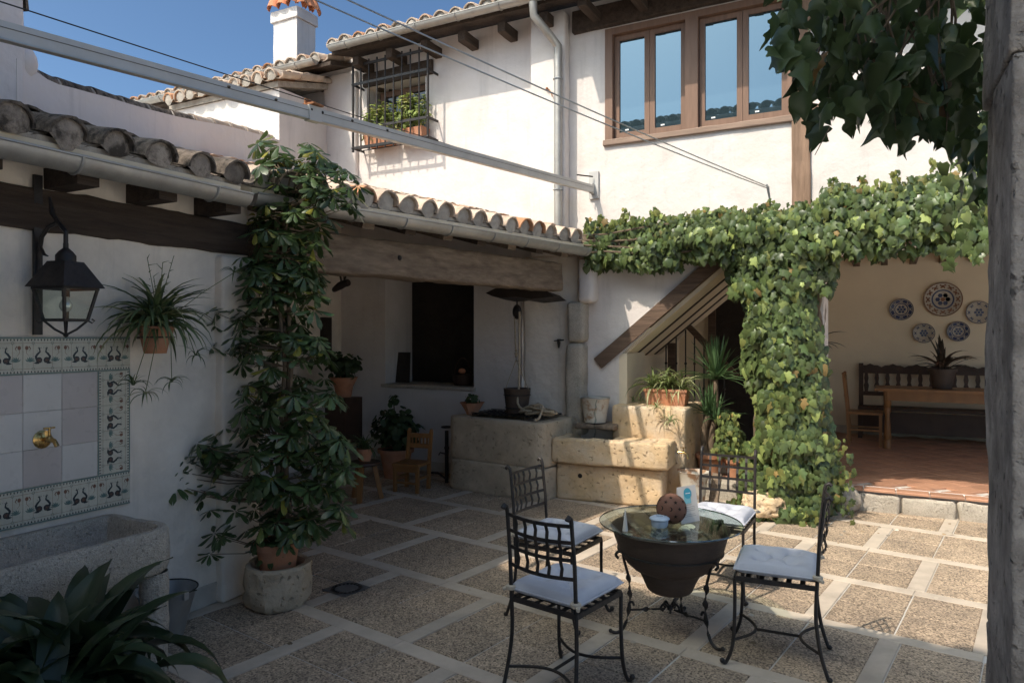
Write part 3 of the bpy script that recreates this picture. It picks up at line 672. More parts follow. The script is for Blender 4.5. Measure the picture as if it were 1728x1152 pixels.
# ================================================================== SIDE WING, chimney, parapet
wing = thing('side_wing', 'small white projecting wing with one row of old tiles, left of the grilled window', 'building', (-7.6, 6.9, 0))
MB().box(-8.7, -6.71, 6.44, DF - 0.002, 0, 4.78).build('wall', stucco, wing)
deck('roof_boards', [(-8.75, 6.40, 4.85), (-6.69, 6.40, 4.85), (-6.69, DF - .01, 5.1), (-8.75, DF - .01, 5.1)], 0.07, plug_m, wing)
roof_cols(wing, (-8.62, 6.32, 4.87), (1, 0, 0), (0, 1, 0), 0.24, 10, 0.21, lambda b: 0.9, T_LIT)
for k in range(3): inst('verge_tile', T_LIT[0][0], frame(Vector((-6.70, 6.36 + 0.3 * k, 4.86 + 0.075 * k)), (0, 1, 0.24), (0, -0.2, 1)), wing)
ch0 = onD(461, 60, 9.6); ch1 = onD(501, 60, 9.6)
chim = thing('chimney', 'white square chimney with an orange tile cap on the main roof', 'chimney', (ch0.x, 9.6, 5.6))
cw = ch1.x - ch0.x
zt = onD(459, 32, 9.6).z
MB().rough(ch0.x, ch1.x, 9.6, 9.6 + cw * .8, 5.6, zt - 0.1, 0.01, 0.008, 0.15, 4).build('stack', stucco, chim)
MB().rough(ch0.x - 0.035, ch1.x + 0.035, 9.565, 9.635 + cw * .8, zt - 0.1, zt + 0.1, 0.012, 0.01, 0.12, 5, seed=3).build('collar', stucco, chim)
ts_cap = [barrel(brick_cap, 0.13, 0.10, 0.55)]
for i in range(3):
    inst('cap_tile', ts_cap[0], frame(Vector((ch0.x + 0.06 + (cw - 0.12) * i / 2, 9.56, zt + 0.12)), (0, 0.38, 1), (0, -1, 0.38)), chim)
    inst('cap_tile', ts_cap[0], frame(Vector((ch1.x + 0.03, 9.66 + (cw * .8 - 0.12) * i / 2, zt + 0.12)), (-0.38, 0, 1), (1, 0, 0.38)), chim)

par = thing('parapet_wall', 'plain white parapet wall with sagging dark tile coping behind the lichen roof', 'wall', (-5.4, 3.5, 2.5))
PA = Vector((-5.1, 2.62, 0)); PB = Vector((-6.68, 6.43, 0)); pd = (PB - PA).normalized(); pn = Vector((-pd.y, pd.x, 0))
prof = []
for px, py in ((55, 112), (66, 124), (80, 134), (100, 143), (125, 149), (150, 156), (185, 165), (220, 176), (260, 187), (300, 197), (340, 205), (380, 212), (420, 222), (470, 236)):
    r = ray(px); den = r[0] * pd.y - r[1] * pd.x; t = (PA.x * pd.y - PA.y * pd.x) / den
    p = Vector((r[0] * t, r[1] * t, 1.7 + (HORIZ - py) / FPX * t)); prof.append(((p - PA).dot(pd), p.z))
poly = [(-0.02, 2.3)] + [(-0.02, prof[0][1] + 0.0)] + prof[1:] + [(4.12, prof[-1][1] + .02), (4.12, 2.3)]
mb = MB(); mb.prism(poly, lambda p: PA + pd * p[0] + Vector((0, 0, p[1])), lambda p: PA + pd * p[0] + pn * 0.25 + Vector((0, 0, p[1]))); mb.build('wall', stucco_vio, par)
zz = prof[0][1]
MB().rough(-6.6, -5.10, -1.0, 2.66, 2.3, 5.6, 0.03, 0.015, 0.2, 2.5).build('tall_wall', stucco_vio, par, True)
MB().sphere((-5.2, 2.68, zz + 0.02), 0.1, 12, 8, (1, 1, 1.3)).build('plaster_scroll', stucco_vio, par, True)
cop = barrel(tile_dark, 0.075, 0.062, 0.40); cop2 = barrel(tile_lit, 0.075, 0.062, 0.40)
def hz(s):
    for (a, za), (b, zb) in zip(prof[:-1], prof[1:]):
        if a <= s <= b: return za + (zb - za) * (s - a) / (b - a)
    return prof[-1][1]
s_ = 0.05
while s_ < 4.0:
    L = 0.2 if s_ < 0.4 else 0.36; z_a, z_b = hz(s_), hz(s_ + L); p = PA + pd * s_ + pn * 0.10 + Vector((0, 0, z_a + 0.0))
    q = PA + pd * (s_ + L) + pn * 0.10 + Vector((0, 0, z_b))
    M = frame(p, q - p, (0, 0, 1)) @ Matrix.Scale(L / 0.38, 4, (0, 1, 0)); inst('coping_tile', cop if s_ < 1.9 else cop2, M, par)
    MB().sphere(tuple(q - (q - p).normalized() * 0.01), 0.072, 8, 5, (1.1, 0.6, 0.9)).build('mortar_joint', plug_m, par, True)
    s_ += L
# ================================================================== LEAN-TO (left wall) and PORCH
lean = thing('lean_to', 'shaded white lean-to wall with dark beam, gutter and lichen covered tiles on the left', 'building', (-3.8, 2, 0))
WL = -3.79
MB().rough(WL - 0.35, WL, -0.6, 3.36, 0, 2.62, 0.015, 0.012, 0.16, 2.5).build('wall', stucco_old, lean, True)
MB().rough(WL - 0.02, WL + 0.012, -0.4, 3.365, 0, 0.13, 0.006, 0.006, 0.1, 4).build('skirting', skirt_m, lean)
MB().rough(WL - 0.1, WL + 0.03, -0.5, 3.45, 2.225, 2.44, 0.015, 0.012, 0.07, 5).build('timber_beam', beam_d, lean)
for k, y in enumerate(np.arange(0.3, 3.3, 0.44)): MB().box(-3.95, -3.50, y, y + 0.11, 2.44, 2.545).build('rafter', beam_d, lean)
deck('roof_boards', [(-3.47, -0.6, 2.60), (-3.47, 3.02, 2.60), (-5.3, 3.3, 3.06), (-5.1, -0.6, 3.05)], 0.045, cream, lean)
deck('roof_mortar', [(-3.50, -0.6, 2.635), (-3.50, 3.05, 2.635), (-5.32, 3.35, 3.10), (-5.12, -0.6, 3.09)], 0.03, plug_m, lean)
gutter((-3.44, 0.2, 2.545), (-3.44, 3.03, 2.545), 0.072, lean, 0.72)
def dm(b): return 1.9 + max(0, (b.y - 2.6)) * 0.4
roof_cols(lean, (-3.47, 0.75, 2.64), (0, 1, 0), (-1, 0, 0), 0.27, 10, 0.247, dm, (T_DARK[0], T_DARK[1]))

porch = thing('porch', 'open porch with heavy weathered oak beam, zinc gutter and sunlit barrel tile roof', 'porch', (-4.5, 5.5, 0))
c12, s12 = math.cos(R(12)), math.sin(R(12)); ea = Vector((s12, c12, 0)); eu = Vector((-c12, s12, 0)); G0 = Vector((-3.60, 3.225, 0)); ZP = 2.60
gutter(G0 + Vector((0, 0, ZP)), G0 + ea * 3.80 + Vector((0, 0, ZP)), 0.074, porch, 0.5)
B0 = G0 + eu * 0.28
MB().rough(-0.13, 0.13, -0.15, 3.75, 2.17, 2.47, 0.025, 0.014, 0.07, 4, M=Matrix.Translation(B0 + eu * 0.1) @ Matrix.Rotation(-R(12), 4, 'Z')).build('timber_beam', beam_w, porch, True)
mb = MB(); pk = B0 - eu * 0.032 + ea * 1.45; mb.sphere((pk.x, pk.y, 2.33), 0.022, 8, 6); mb.build('iron_bolt', iron, porch, True)
for k in range(9):
    a = G0 + ea * (0.15 + 0.42 * k) + eu * 0.06; b = a + eu * 3.0 + Vector((0, 0, 0.81)); MB().beam(a + Vector((0, 0, 2.545)), b + Vector((0, 0, 2.545)), 0.11, 0.10).build('rafter', beam_d if k % 2 else beam_w, porch)
P3 = [G0 + Vector((0, 0, 2.60)), G0 + ea * 3.62 + Vector((0, 0, 2.60))]
def zr(p): return 2.645 + 0.27 * (p - G0).dot(eu)
def rp(x, y, dz=0): p = Vector((x, y, 0)); p.z = zr(p) + dz; return p
e_ = G0 + ea * 3.74
deck('roof_boards', [rp(G0.x, G0.y), rp(e_.x, e_.y), rp(e_.x - .16, 7.34), rp(-6.66, 7.34), rp(-6.75, 6.35), rp(-6.75, 2.9), rp(-5.0, 2.9), rp(-4.0, 2.95)], 0.045, cream, porch)
deck('roof_mortar', [rp(G0.x - .03, G0.y, .035), rp(e_.x - .03, e_.y, .035), rp(e_.x - .19, 7.345, .035), rp(-6.67, 7.345, .035), rp(-6.63, 6.35, .035), rp(-5.35, 3.31, .035)], 0.03, plug_m, porch)
def dmp(b):
    # run until the facade, the wing or the parapet
    L = 0
    while L < 4.2:
        p = b + eu * L
        if p.y > 7.22: break
        side = (p - PA).dot(pn)
        if side > -0.12: break
        L += 0.1
    return L * 1.03
roof_cols(porch, G0 + ea * 0.07 + eu * 0.02 + Vector((0, 0, 2.685)), ea, eu, 0.27, 18, 0.208, dmp, T_LIT, chan_rows=3)
# porch end pier, plaster corner, stone quoin column
MB().rough(-3.0, -2.82, DF - 0.2, DF + 0.01, 2.05, 2.55, 0.05, 0.01, 0.08, 4).build('plaster_corner', stucco, porch, True)
MB().rough(-3.13, -2.93, DF - 0.19, DF + 0.01, 1.62, 2.07, 0.045, 0.012, 0.06, 5, seed=2).build('quoin_stone', stone_g, porch, True)
MB().rough(-3.15, -2.94, DF - 0.2, DF + 0.01, 0.6, 1.605, 0.05, 0.014, 0.06, 5, seed=5).build('quoin_stone', stone_g, porch, True)
MB().rough(-3.75, -3.05, DF - 0.055, DF + 0.01, 0.0, 2.6, 0.05, 0.02, 0.12, 3).build('wall_patch', stucco_old, porch, True)
# porch side wall, old pier behind the umbrella plant
MB().box(-6.75, -6.51, 3.0, DF - 0.002, 0, 3.2).build('side_wall', stucco_old, porch)
MB().box(-6.6, -4.14, 2.95, 3.15, 0, 2.66).build('rear_wall', stucco_old, porch)
MB().box(-6.6, -5.35, 2.95, 3.15, 2.66, 3.2).build('rear_wall', stucco_old, porch)
MB().rough(-4.05, -3.72, 3.1, 3.40, 0, 2.2, 0.02, 0.012, 0.1, 3).build('pier', stucco_old, porch, True)
MB().box(-5.77, -4.43, 7.35 + 0.585, 7.35 + 0.598, 1.06, 2.42).build('niche_shutter', shutter_m, porch)
MB().rough(-5.83, -4.40, DF - 0.03, DF + 0.58, 1.02, 1.07, 0.01, 0.006, 0.1, 5).build('niche_sill', stone_g, porch)
MB().box(-6.5, -4.4, DF - 0.012, DF, 0, 0.12).build('skirting', skirt_m, porch)

# ================================================================== OPPOSITE HOUSE (behind the camera) – seen mirrored in the window panes
opp = thing('opposite_house', 'tile roofed house across the courtyard, seen reflected in the upper window panes', 'house', (-2, -1, 0))
MB().box(-7.2, 0.2, -1.05, -0.75, 0, 6.05).build('wall', stucco_old, opp)
deck('roof_boards', [(-7.4, -0.14, 6.22), (0.4, -0.14, 6.22), (0.4, -4.9, 7.6), (-7.4, -4.9, 7.6)], 0.06, beam_d, opp)
gutter((-7.4, -0.10, 6.22), (0.4, -0.10, 6.22), 0.07, opp, 2)
tm = [barrel(tile_dark, 0.13, 0.11, 0.55)]
roof_cols(opp, (-7.3, -0.14, 6.26), (1, 0, 0), (0, -1, 0), 0.28, 28, 0.27, lambda b: 0.9, (tm, T_DARK[1]), plug=False, chan_rows=0, rowstep=0.5)

# ================================================================== TILE PANEL with tap
tp = thing('tile_panel', 'glazed tile wall panel with bird border and brass tap above the stone sink', 'tiles', (WL, 2.0, 1.2))
TS = 0.1868; R1 = 2.515; ZB = 0.755
def tframe(c_, r_):  # column 0 = right border
    return Matrix.Translation((WL + 0.016, R1 - TS * (c_ + 0.5), ZB + TS * (r_ + 0.5))) @ Matrix(((0, 0, 1, 0), (1, 0, 0, 0), (0, 1, 0, 0), (0, 0, 0, 1)))
def flat(poly, z=0.0): return [(x, y, z) for x, y in poly]
def ttile(m):
    bm = bmesh.new(); bmesh.ops.create_cube(bm, size=1)
    for v in bm.verts: v.co = Vector((v.co.x * (TS - 0.0016), v.co.y * (TS - 0.0016), v.co.z * 0.012 - 0.004))
    bmesh.ops.bevel(bm, geom=[e for e in bm.edges if all(v.co.z > 0 for v in e.verts)], offset=0.0012, segments=1, affect='EDGES')
    mb = MB(); mb.frombm(bm); bm.free(); return mb.mesh('tile', m)
def pattern(side):
    """flat printed ornament: toothed rims, rings on a brown line, two facing birds, fans and hearts"""
    h = TS / 2 - 0.0016; mb = MB(); z = 0.0024
    mb.use(t_teal)
    mb.add(flat([(-h, h - 0.006), (h, h - 0.006), (h, h), (-h, h)], z), [(0, 1, 2, 3)]); mb.add(flat([(-h, -h), (h, -h), (h, -h + 0.006), (-h, -h + 0.006)], z), [(0, 1, 2, 3)])
    mb.use(t_navy)
    for i in range(12):
        x = -h + (i + 0.5) * 2 * h / 12
        for s in (1, -1): mb.add(flat([(x - 0.0042, s * (h - 0.008)), (x + 0.0042, s * (h - 0.008)), (x, s * (h - 0.020))], z), [(0, 1, 2) if s < 0 else (2, 1, 0)])
    mb.use(t_brown)
    for y in (h - 0.028, -h + 0.028): mb.add(flat([(-h, y - 0.0007), (h, y - 0.0007), (h, y + 0.0007), (-h, y + 0.0007)], z), [(0, 1, 2, 3)])
    for x in (-h * 0.5, h * 0.5): mb.add(flat([(x - 0.0006, -h + 0.028), (x + 0.0006, -h + 0.028), (x + 0.0006, h - 0.028), (x - 0.0006, h - 0.028)], z + 0.0001), [(0, 1, 2, 3)])
    mb.use(t_teal)
    def ring(x, y, r, w_, zz=z):
        n = 12; vs = [(x + math.cos(a) * q, y + math.sin(a) * q, zz) for q in (r, r - w_) for a in [2 * math.pi * k / n for k in range(n)]]
        mb.add(vs, [(k, (k + 1) % n, n + (k + 1) % n, n + k) for k in range(n)])
    def disc(x, y, r, zz=z, n=12, sy=1): mb.add([(x + r * math.cos(2 * math.pi * k / n), y + sy * r * math.sin(2 * math.pi * k / n), zz) for k in range(n)], [tuple(range(n))])
    def stroke(P, ws, zz):
        vs = []
        for i, (x, y) in enumerate(P):
            a = P[max(0, i - 1)]; b = P[min(len(P) - 1, i + 1)]; dx, dy = b[0] - a[0], b[1] - a[1]; l = math.hypot(dx, dy) or 1
            vs += [(x - dy / l * ws[i], y + dx / l * ws[i], zz), (x + dy / l * ws[i], y - dx / l * ws[i], zz)]
        mb.add(vs, [(2 * i, 2 * i + 1, 2 * i + 3, 2 * i + 2) for i in range(len(P) - 1)])
    for x in (-h * 0.5, h * 0.5):
        for y in (h - 0.028, -h + 0.028): ring(x, y, 0.0075, 0.002, z + 0.0003)
    for s in (-1, 1):
        mb.use(t_navy); disc(s * 0.018, -0.022, 0.0155, z + 0.0002); 
        stroke([(s * 0.030, -0.018), (s * 0.034, -0.004), (s * 0.024, 0.010), (s * 0.014, 0.020), (s * 0.016, 0.034), (s * 0.024, 0.040)], [0.006, 0.0055, 0.005, 0.004, 0.003, 0.0015], z + 0.0002)
        stroke([(s * 0.010, 0.040), (s * 0.016, 0.036), (s * 0.020, 0.046)], [0.001, 0.0022, 0.001], z + 0.0002)
        stroke([(s * 0.02, -0.033), (s * 0.032, -0.036), (s * 0.044, -0.036)], [0.008, 0.005, 0.0005], z + 0.0002)
        mb.use(t_brown); ring(s * 0.018, -0.022, 0.0095, 0.0016, z + 0.0004); disc(s * 0.018, -0.022, 0.004, z + 0.0004)
        disc(s * 0.076, 0.040, 0.0085, z + 0.0002, 8, 1.25); stroke([(s * 0.076, 0.030), (s * 0.078, 0.015), (s * 0.066, 0.0)], [0.001, 0.001, 0.0005], z + 0.0002)
        stroke([(s * 0.066, 0.048), (s * 0.058, 0.036), (s * 0.064, 0.026)], [0.003, 0.002, 0.0008], z + 0.0002)
        mb.use(t_teal)
        for k in range(6):
            a = R(20 + k * 28); stroke([(s * 0.060, -0.030), (s * (0.060 + 0.016 * math.cos(a)), -0.030 + 0.018 * math.sin(a)), (s * (0.060 + 0.027 * math.cos(a + .2)), -0.030 + 0.026 * math.sin(a + .2))], [0.001, 0.0035, 0.0006], z + 0.0002)
    mb.use(t_teal)
    for k in range(16):
        a = R(-75 + k * 22.5); stroke([(0.026 * math.cos(a), 0.004 + 0.034 * math.sin(a)), (0.034 * math.cos(a), 0.004 + 0.042 * math.sin(a))], [0.0012, 0.0006], z + 0.0001)
    return mb.mesh('ornament')
TB = ttile(t_cream); TW = ttile(t_white); TP = ttile(t_pink); PT = pattern(0)
fieldc = {(1, 3): TP, (1, 2): TP, (1, 1): TW, (2, 3): TW, (2, 2): TW, (2, 1): TP, (3, 3): TP, (3, 2): TW, (3, 1): TW}
for c_ in range(5):
    for r_ in range(5):
        border = c_ in (0, 4) or r_ in (0, 4); M = tframe(c_, r_)
        if border:
            rot = 0 if r_ == 4 else (0 if r_ == 0 else (90 if c_ == 0 else -90)); rot = -90 if (c_ == 0 and 0 < r_ < 4) else (90 if (c_ == 4 and 0 < r_ < 4) else 0)
            t = inst('border_tile', TB, M, tp)
            o = bpy.data.objects.new('ornament', PT); col.objects.link(o); o.parent = t; o.matrix_basis = Matrix.Rotation(R(rot), 4, 'Z')
        else: inst('tile', fieldc[(c_, r_)], M @ Matrix.Rotation(R(rnd(-.3, .3)), 4, 'Z'), tp)
MB().box(WL - 0.002, WL + 0.0115, R1 - 5 * TS - 0.003, R1 + 0.003, ZB - 0.003, ZB + 5 * TS + 0.003).build('grout_bed', skirt_m, tp)
def rotX(v=(1, 0, 0)): return None
tap = thing('brass_tap', 'polished brass garden tap on round rosette in the middle tile of the wall panel', 'tap', (WL + 0.02, 2.045, 1.175))
MX = Matrix.Translation((WL + 0.022, 2.045, 1.175)) @ Matrix.Rotation(R(90), 4, 'Y')
MB().lathe([(0.0, 0.012), (0.02, 0.012), (0.046, 0.0), (0.046, -0.004)][::-1], 24, M=MX).build('rosette', brass, tap, True)
X0 = WL + 0.03
MB().tube([(X0, 2.045, 1.175), (X0 + 0.05, 2.045, 1.178), (X0 + 0.085, 2.05, 1.172), (X0 + 0.10, 2.055, 1.145)], [0.012, 0.014, 0.011, 0.012], 12).sphere((X0 + 0.05, 2.045, 1.18), 0.018).build('spout', brass, tap, True)
MB().tube([(X0 + 0.05, 2.045, 1.19), (X0 + 0.05, 2.045, 1.235)], 0.006, 8).tube([(X0 + 0.05, 2.018, 1.235), (X0 + 0.05, 2.072, 1.235)], [0.0055, 0.004], 8).build('handle', brass, tap, True)

# ================================================================== STONE SINK on cylindrical legs
sink = thing('stone_sink', 'long grey stone wash trough with rounded end against the tiled wall', 'sink', (-3.5, 1.6, 0))
bm = bmesh.new()
def sink_outline(off, n=9):
    xa, xb, ya, yb = WL + 0.0 + (0.05 if off else 0.004), -3.22 - off, 0.6 + off, 2.42 - off; r = 0.13 if not off else 0.1; P = [(xa, ya), (xb, ya)]
    P = [(xa, ya)]; P.append((xb, ya))
    for k in range(n + 1): a = math.pi / 2 * k / n; P.append((xb - r + r * math.cos(a), yb - r + r * math.sin(a)))
    for k in range(n + 1): a = math.pi / 2 * k / n; r2 = r * 0.55; P.append((xa + r2 - r2 * math.sin(a), yb - r2 + r2 * math.cos(a)))
    return P
def res(P, step=0.05):
    out = []
    for i in range(len(P)):
        a, b = Vector(P[i]), Vector(P[(i + 1) % len(P)]); n = 40 if False else 1; L = (b - a).length; n = max(1, int(round(L / step)))
        for k in range(n): out.append(tuple(a.lerp(b, k / n)))
    return out
base = res(sink_outline(0)); N_ = len(base); cx_, cy_ = -3.5, 1.55
def shrink(P, d):
    out = []
    n = len(P)
    for i in range(n):
        a, b = Vector(P[i - 1]), Vector(P[(i + 1) % n]); t = (b - a).normalized(); nn = Vector((t.y, -t.x)); out.append((P[i][0] - nn.x * d, P[i][1] - nn.y * d))
    return out
rings = [(0.035, 0.49), (0.012, 0.51), (0.0, 0.55), (0.0, 0.62), (0.0, 0.70), (0.012, 0.722), (0.03, 0.727), (0.052, 0.722), (0.062, 0.70), (0.075, 0.65), (0.095, 0.60), (0.14, 0.575)]
vs = []; rs_ = random.Random(3)
for d, z in rings:
    for (x, y) in shrink(base, d):
        q = Vector((x, y, z)); e = noise.noise(q * 7) * 0.008 + noise.noise(q * 19) * 0.004; vs.append((x + e, y + e, z + e * 0.7))
fs = []
for i in range(len(rings) - 1):
    for k in range(N_): l = (k + 1) % N_; fs.append((i * N_ + k, i * N_ + l, (i + 1) * N_ + l, (i + 1) * N_ + k))
fs.append(tuple(range(N_ - 1, -1, -1))); fs.append(tuple((len(rings) - 1) * N_ + k for k in range(N_)))
MB().add(vs, fs).build('basin', stone_g, sink, True)
def stoneleg(x, y, r, z, nm='leg'):
    pr = [(r * (1 + 0.06 * math.sin(k * 1.7)), z * k / 10) for k in range(11)]
    mb = MB().lathe(pr, 20, (x, y, 0)); mb.v = [tuple(Vector(v) + Vector((noise.noise(Vector(v) * 9) * 0.008, noise.noise(Vector(v) * 9 + Vector((5, 0, 0))) * 0.008, 0))) for v in mb.v]; mb.build(nm, stone_g, sink, True)
stoneleg(-3.295, 2.325, 0.066, 0.50); stoneleg(-3.285, 0.85, 0.062, 0.52); stoneleg(-3.68, 2.16, 0.07, 0.52)
MB().lathe([(0.0, 0.0005), (0.026, 0.0005), (0.026, 0.004), (0.022, 0.004)], 16, M=Matrix.Translation((-3.219, 1.98, 0.62)) @ Matrix.Rotation(R(90), 4, 'Y')).build('stone_plug', stone_g, sink, True)
# bucket behind the leg
def bucket(name, lab, c, r0, r1, h, m, cat='bucket', wall=0.004, handle=True, liquid=None, group=None):
    t = thing(name, lab, cat, c, 0, group)
    MB().lathe([(0.001, 0.004), (r0, 0.004), (r0 + (r1 - r0) * .5, h * .5), (r1, h - .006), (r1 + 0.006, h), (r1 - 0.002, h + 0.001), (r1 - wall * 2, h - .01), (r0 - wall, 0.014), (0.001, 0.014)], 28, c).build('body', m, t, True)
    if handle:
        MB().tube([(c[0] + r1 * 1.04 * math.cos(a), c[1] + (r1 * 1.04) * math.sin(a), c[2] + h + 0.004 + 0.0) for a in [math.pi * (0.0 + k / 14) for k in range(15)]], 0.004, 6).build('handle', iron_l, t, True)
        for s in (-1, 1): MB().box(c[0] + s * r1 - 0.012, c[0] + s * r1 + 0.012, c[1] - .014, c[1] + .014, c[2] + h - 0.03, c[2] + h + 0.015).build('handle_lug', m, t)
    if liquid: MB().lathe([(0.001, h * .8), (r0 + (r1 - r0) * .8 - wall, h * .8)], 24, c).build('water', liquid, t)
    return t
bucket('zinc_bucket', 'small zinc bucket on the floor behind the front leg of the stone sink', (-3.60, 2.62, 0), 0.085, 0.155, 0.265, galv)

# ================================================================== WALL LANTERN
lc = Vector((-3.526, 2.02, 0)); L_ = thing('wall_lantern', 'large black iron wall lantern with clear glass and a bare bulb on an iron bracket', 'lantern', (-3.526, 2.02, 1.9))
def sq(h_, z, rot=0): return [(lc.x + h_ * math.cos(R(rot + 45 + 90 * k)) * 1.4142, lc.y + h_ * math.sin(R(rot + 45 + 90 * k)) * 1.4142, z) for k in range(4)]
LR = 12
def frust(h0, z0, h1, z1, name, m, th=0):
    mb = MB(); a, b = sq(h0, z0, LR), sq(h1, z1, LR); mb.add(a + b, [(k, (k + 1) % 4, 4 + (k + 1) % 4, 4 + k) for k in range(4)] + [(4, 5, 6, 7)] + ([(3, 2, 1, 0)] if th else [])); return mb.build(name, m, L_)
roof_l = frust(0.118, 1.93, 0.054, 2.055, 'roof', iron)
MB().lathe([(0.001, 0.0), (0.045, 0.0), (0.045, 0.03), (0.03, 0.05), (0.012, 0.066), (0.012, 0.09), (0.001, 0.09)], 16, (lc.x, lc.y, 2.055)).build('vent_cap', iron, L_, True)
A_, B_ = sq(0.095, 1.93, LR), sq(0.064, 1.77, LR)
for k in range(4): MB().tube([A_[k], B_[k]], 0.0085, 4).build('corner_bar', iron, L_)
for zc, hh in ((1.772, 0.065), (1.925, 0.096)): MB().tube(sq(hh, zc, LR), 0.009, 4, closed=True).build('frame_ring', iron, L_)
for k in range(4):
    a, b, c_, d_ = Vector(A_[k]), Vector(A_[(k + 1) % 4]), Vector(B_[(k + 1) % 4]), Vector(B_[k]); MB().add([a, b, c_, d_], [(0, 1, 2, 3)]).build('glass', glass_m, L_)
for k in range(4):
    b = Vector(B_[k]); p2 = Vector((lc.x, lc.y, 1.70)); o_ = (b - Vector((lc.x, lc.y, b.z))).normalized()
    MB().tube([b, b.lerp(p2, .5) - Vector((0, 0, 0.008)), p2], 0.0055, 6).tube([b + o_ * 0.0, b + o_ * .02 + Vector((0, 0, -.012)), b + o_ * .03 + Vector((0, 0, .0)), b + o_ * .018 + Vector((0, 0, .008))], 0.004, 6).build('scroll', iron, L_, True)
MB().sphere((lc.x, lc.y, 1.70), 0.012).build('finial', iron, L_, True)
MB().tube([(lc.x, lc.y, 1.93), (lc.x, lc.y, 1.885)], 0.018, 10).build('lamp_holder', iron, L_)
bulb_m = simple_mix('bulb_glass', 0.3, 0.1, (0.55, 0.53, 0.48))
MB().lathe([(0.013, 0.0), (0.016, -0.012), (0.028, -0.035), (0.029, -0.05), (0.02, -0.068), (0.001, -0.075)], 16, (lc.x, lc.y, 1.885)).build('bulb', bulb_m, L_, True)
MB().box(WL + 0.014, WL + 0.032, 2.0, 2.04, 1.70, 2.50).build('wall_strap', iron, L_)
MB().tube([(WL + .03, 2.02, 1.88), (WL + 0.035, 2.02, 2.10), (WL + 0.06, 2.02, 2.19), (WL + 0.12, 2.02, 2.235), (WL + 0.2, 2.02, 2.25), (lc.x, 2.02, 2.20), (lc.x, 2.02, 2.14)], [0.011] * 7, 8).build('arm', iron, L_, True)
MB().tube([(WL + 0.13, 2.02, 2.38), (WL + 0.15, 2.02, 2.30), (WL + 0.20, 2.02, 2.25)], [0.006, 0.012, 0.011], 6).build('tendril', iron, L_, True)
MB().tube([(WL + 0.04, 2.02, 2.15), (WL + 0.08, 2.02, 2.10), (WL + .115, 2.02, 2.09)], [0.009, 0.008, 0.003], 6).build('tendril', iron, L_, True)

# ================================================================== PLANT TOOLS
def pot(t, c, r, h, m=terra, rim=True, name='pot', seg=28, fill=soil):
    pr = [(r * 0.68, 0.0), (r * 0.95, h - 0.04), (r * 1.08 if rim else r, h - 0.04), (r * 1.1 if rim else r, h), (r * 0.98, h), (r * 0.93, h - 0.03)]
    p = MB().lathe([(0.001, 0.0)] + pr, seg, c).build(name, m, t, True)
    MB().lathe([(0.001, h - 0.02), (r * 0.97, h - 0.03)], 20, c).build('soil', fill, t); return p
SP = {}
def spider_meshes(m):
    if m.name not in SP: SP[m.name] = [blade_mesh('leaf', m, 0.075, arch(70, -60)), blade_mesh('leaf', m, 0.08, arch(50, -75)), blade_mesh('leaf', m, 0.07, arch(80, 0)), blade_mesh('leaf', m, 0.075, arch(20, -85)), blade_mesh('leaf', m, 0.065, arch(60, -20))]
    return SP[m.name]
def spider(t, c, n, L, m, babies=(), lo=(-0.1, 0.25)):
    ms = spider_meshes(m); tf = rosette(c, n, L, 5, lo, 0.45, 0.03)
    k = 0
    for b, path in babies:
        MB().tube(path, 0.0022, 5).build('runner', stem_g, t, True); tf += rosette(b, 14, L * 0.36, 5, (-0.3, 0.2), 0.4, 0.005)
    foliage(t, ms, tf)

# hanging spider plant on the lean-to wall
sp1 = thing('hanging_spider_plant', 'large dark spider plant with trailing babies in a pot hung on the shaded wall', 'plant', (-3.62, 2.88, 1.6))
pc = onW(262, 590, -3.62)
sp1.location = pc
MB().tube([(pc.x + .1 * math.cos(t), pc.y + .1 * math.sin(t), pc.z + .07) for t in np.linspace(0, 6.283, 25)[:-1]], .004, 6, closed=True).build('pot_ring', iron, sp1, True)
MB().box(WL + .014, pc.x - .09, pc.y - .006, pc.y + .006, pc.z + .06, pc.z + .075).build('wall_bracket', iron, sp1)
pot(sp1, (pc.x, pc.y, pc.z - 0.02), 0.085, 0.15)
ctr = (pc.x, pc.y, pc.z + 0.12)
bab = []
for px, py, dx in ((225, 650, -.02), (290, 645, .05), (330, 600, .12), (245, 665, .0), (395, 460, .1)):
    b = onW(px, py, -3.55 + dx * .5); m_ = (Vector(ctr) + b) / 2 + Vector((0.06, 0, 0.14 if py > 500 else .04)); bab.append((tuple(b), [ctr, tuple(m_), tuple(b)]))
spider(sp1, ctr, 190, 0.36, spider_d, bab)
stk = MB()
for k in range(4):
    top = Vector(ctr) + Vector((rnd(-.03, .05), rnd(-.08, .08), rnd(.28, .42))); stk.tube([ctr, (Vector(ctr) + top) / 2 + Vector((0.01, rnd(-.02, .02), 0)), top], 0.002, 5)
    for j in range(6): q = Vector(ctr).lerp(top, 0.5 + j * 0.1); stk.tube([q, q + Vector((rnd(-.02, .03), rnd(-.05, .05), rnd(0, .03)))], [0.003, 0.0006], 4)
stk.build('flower_stalk', stem_g, sp1, True)

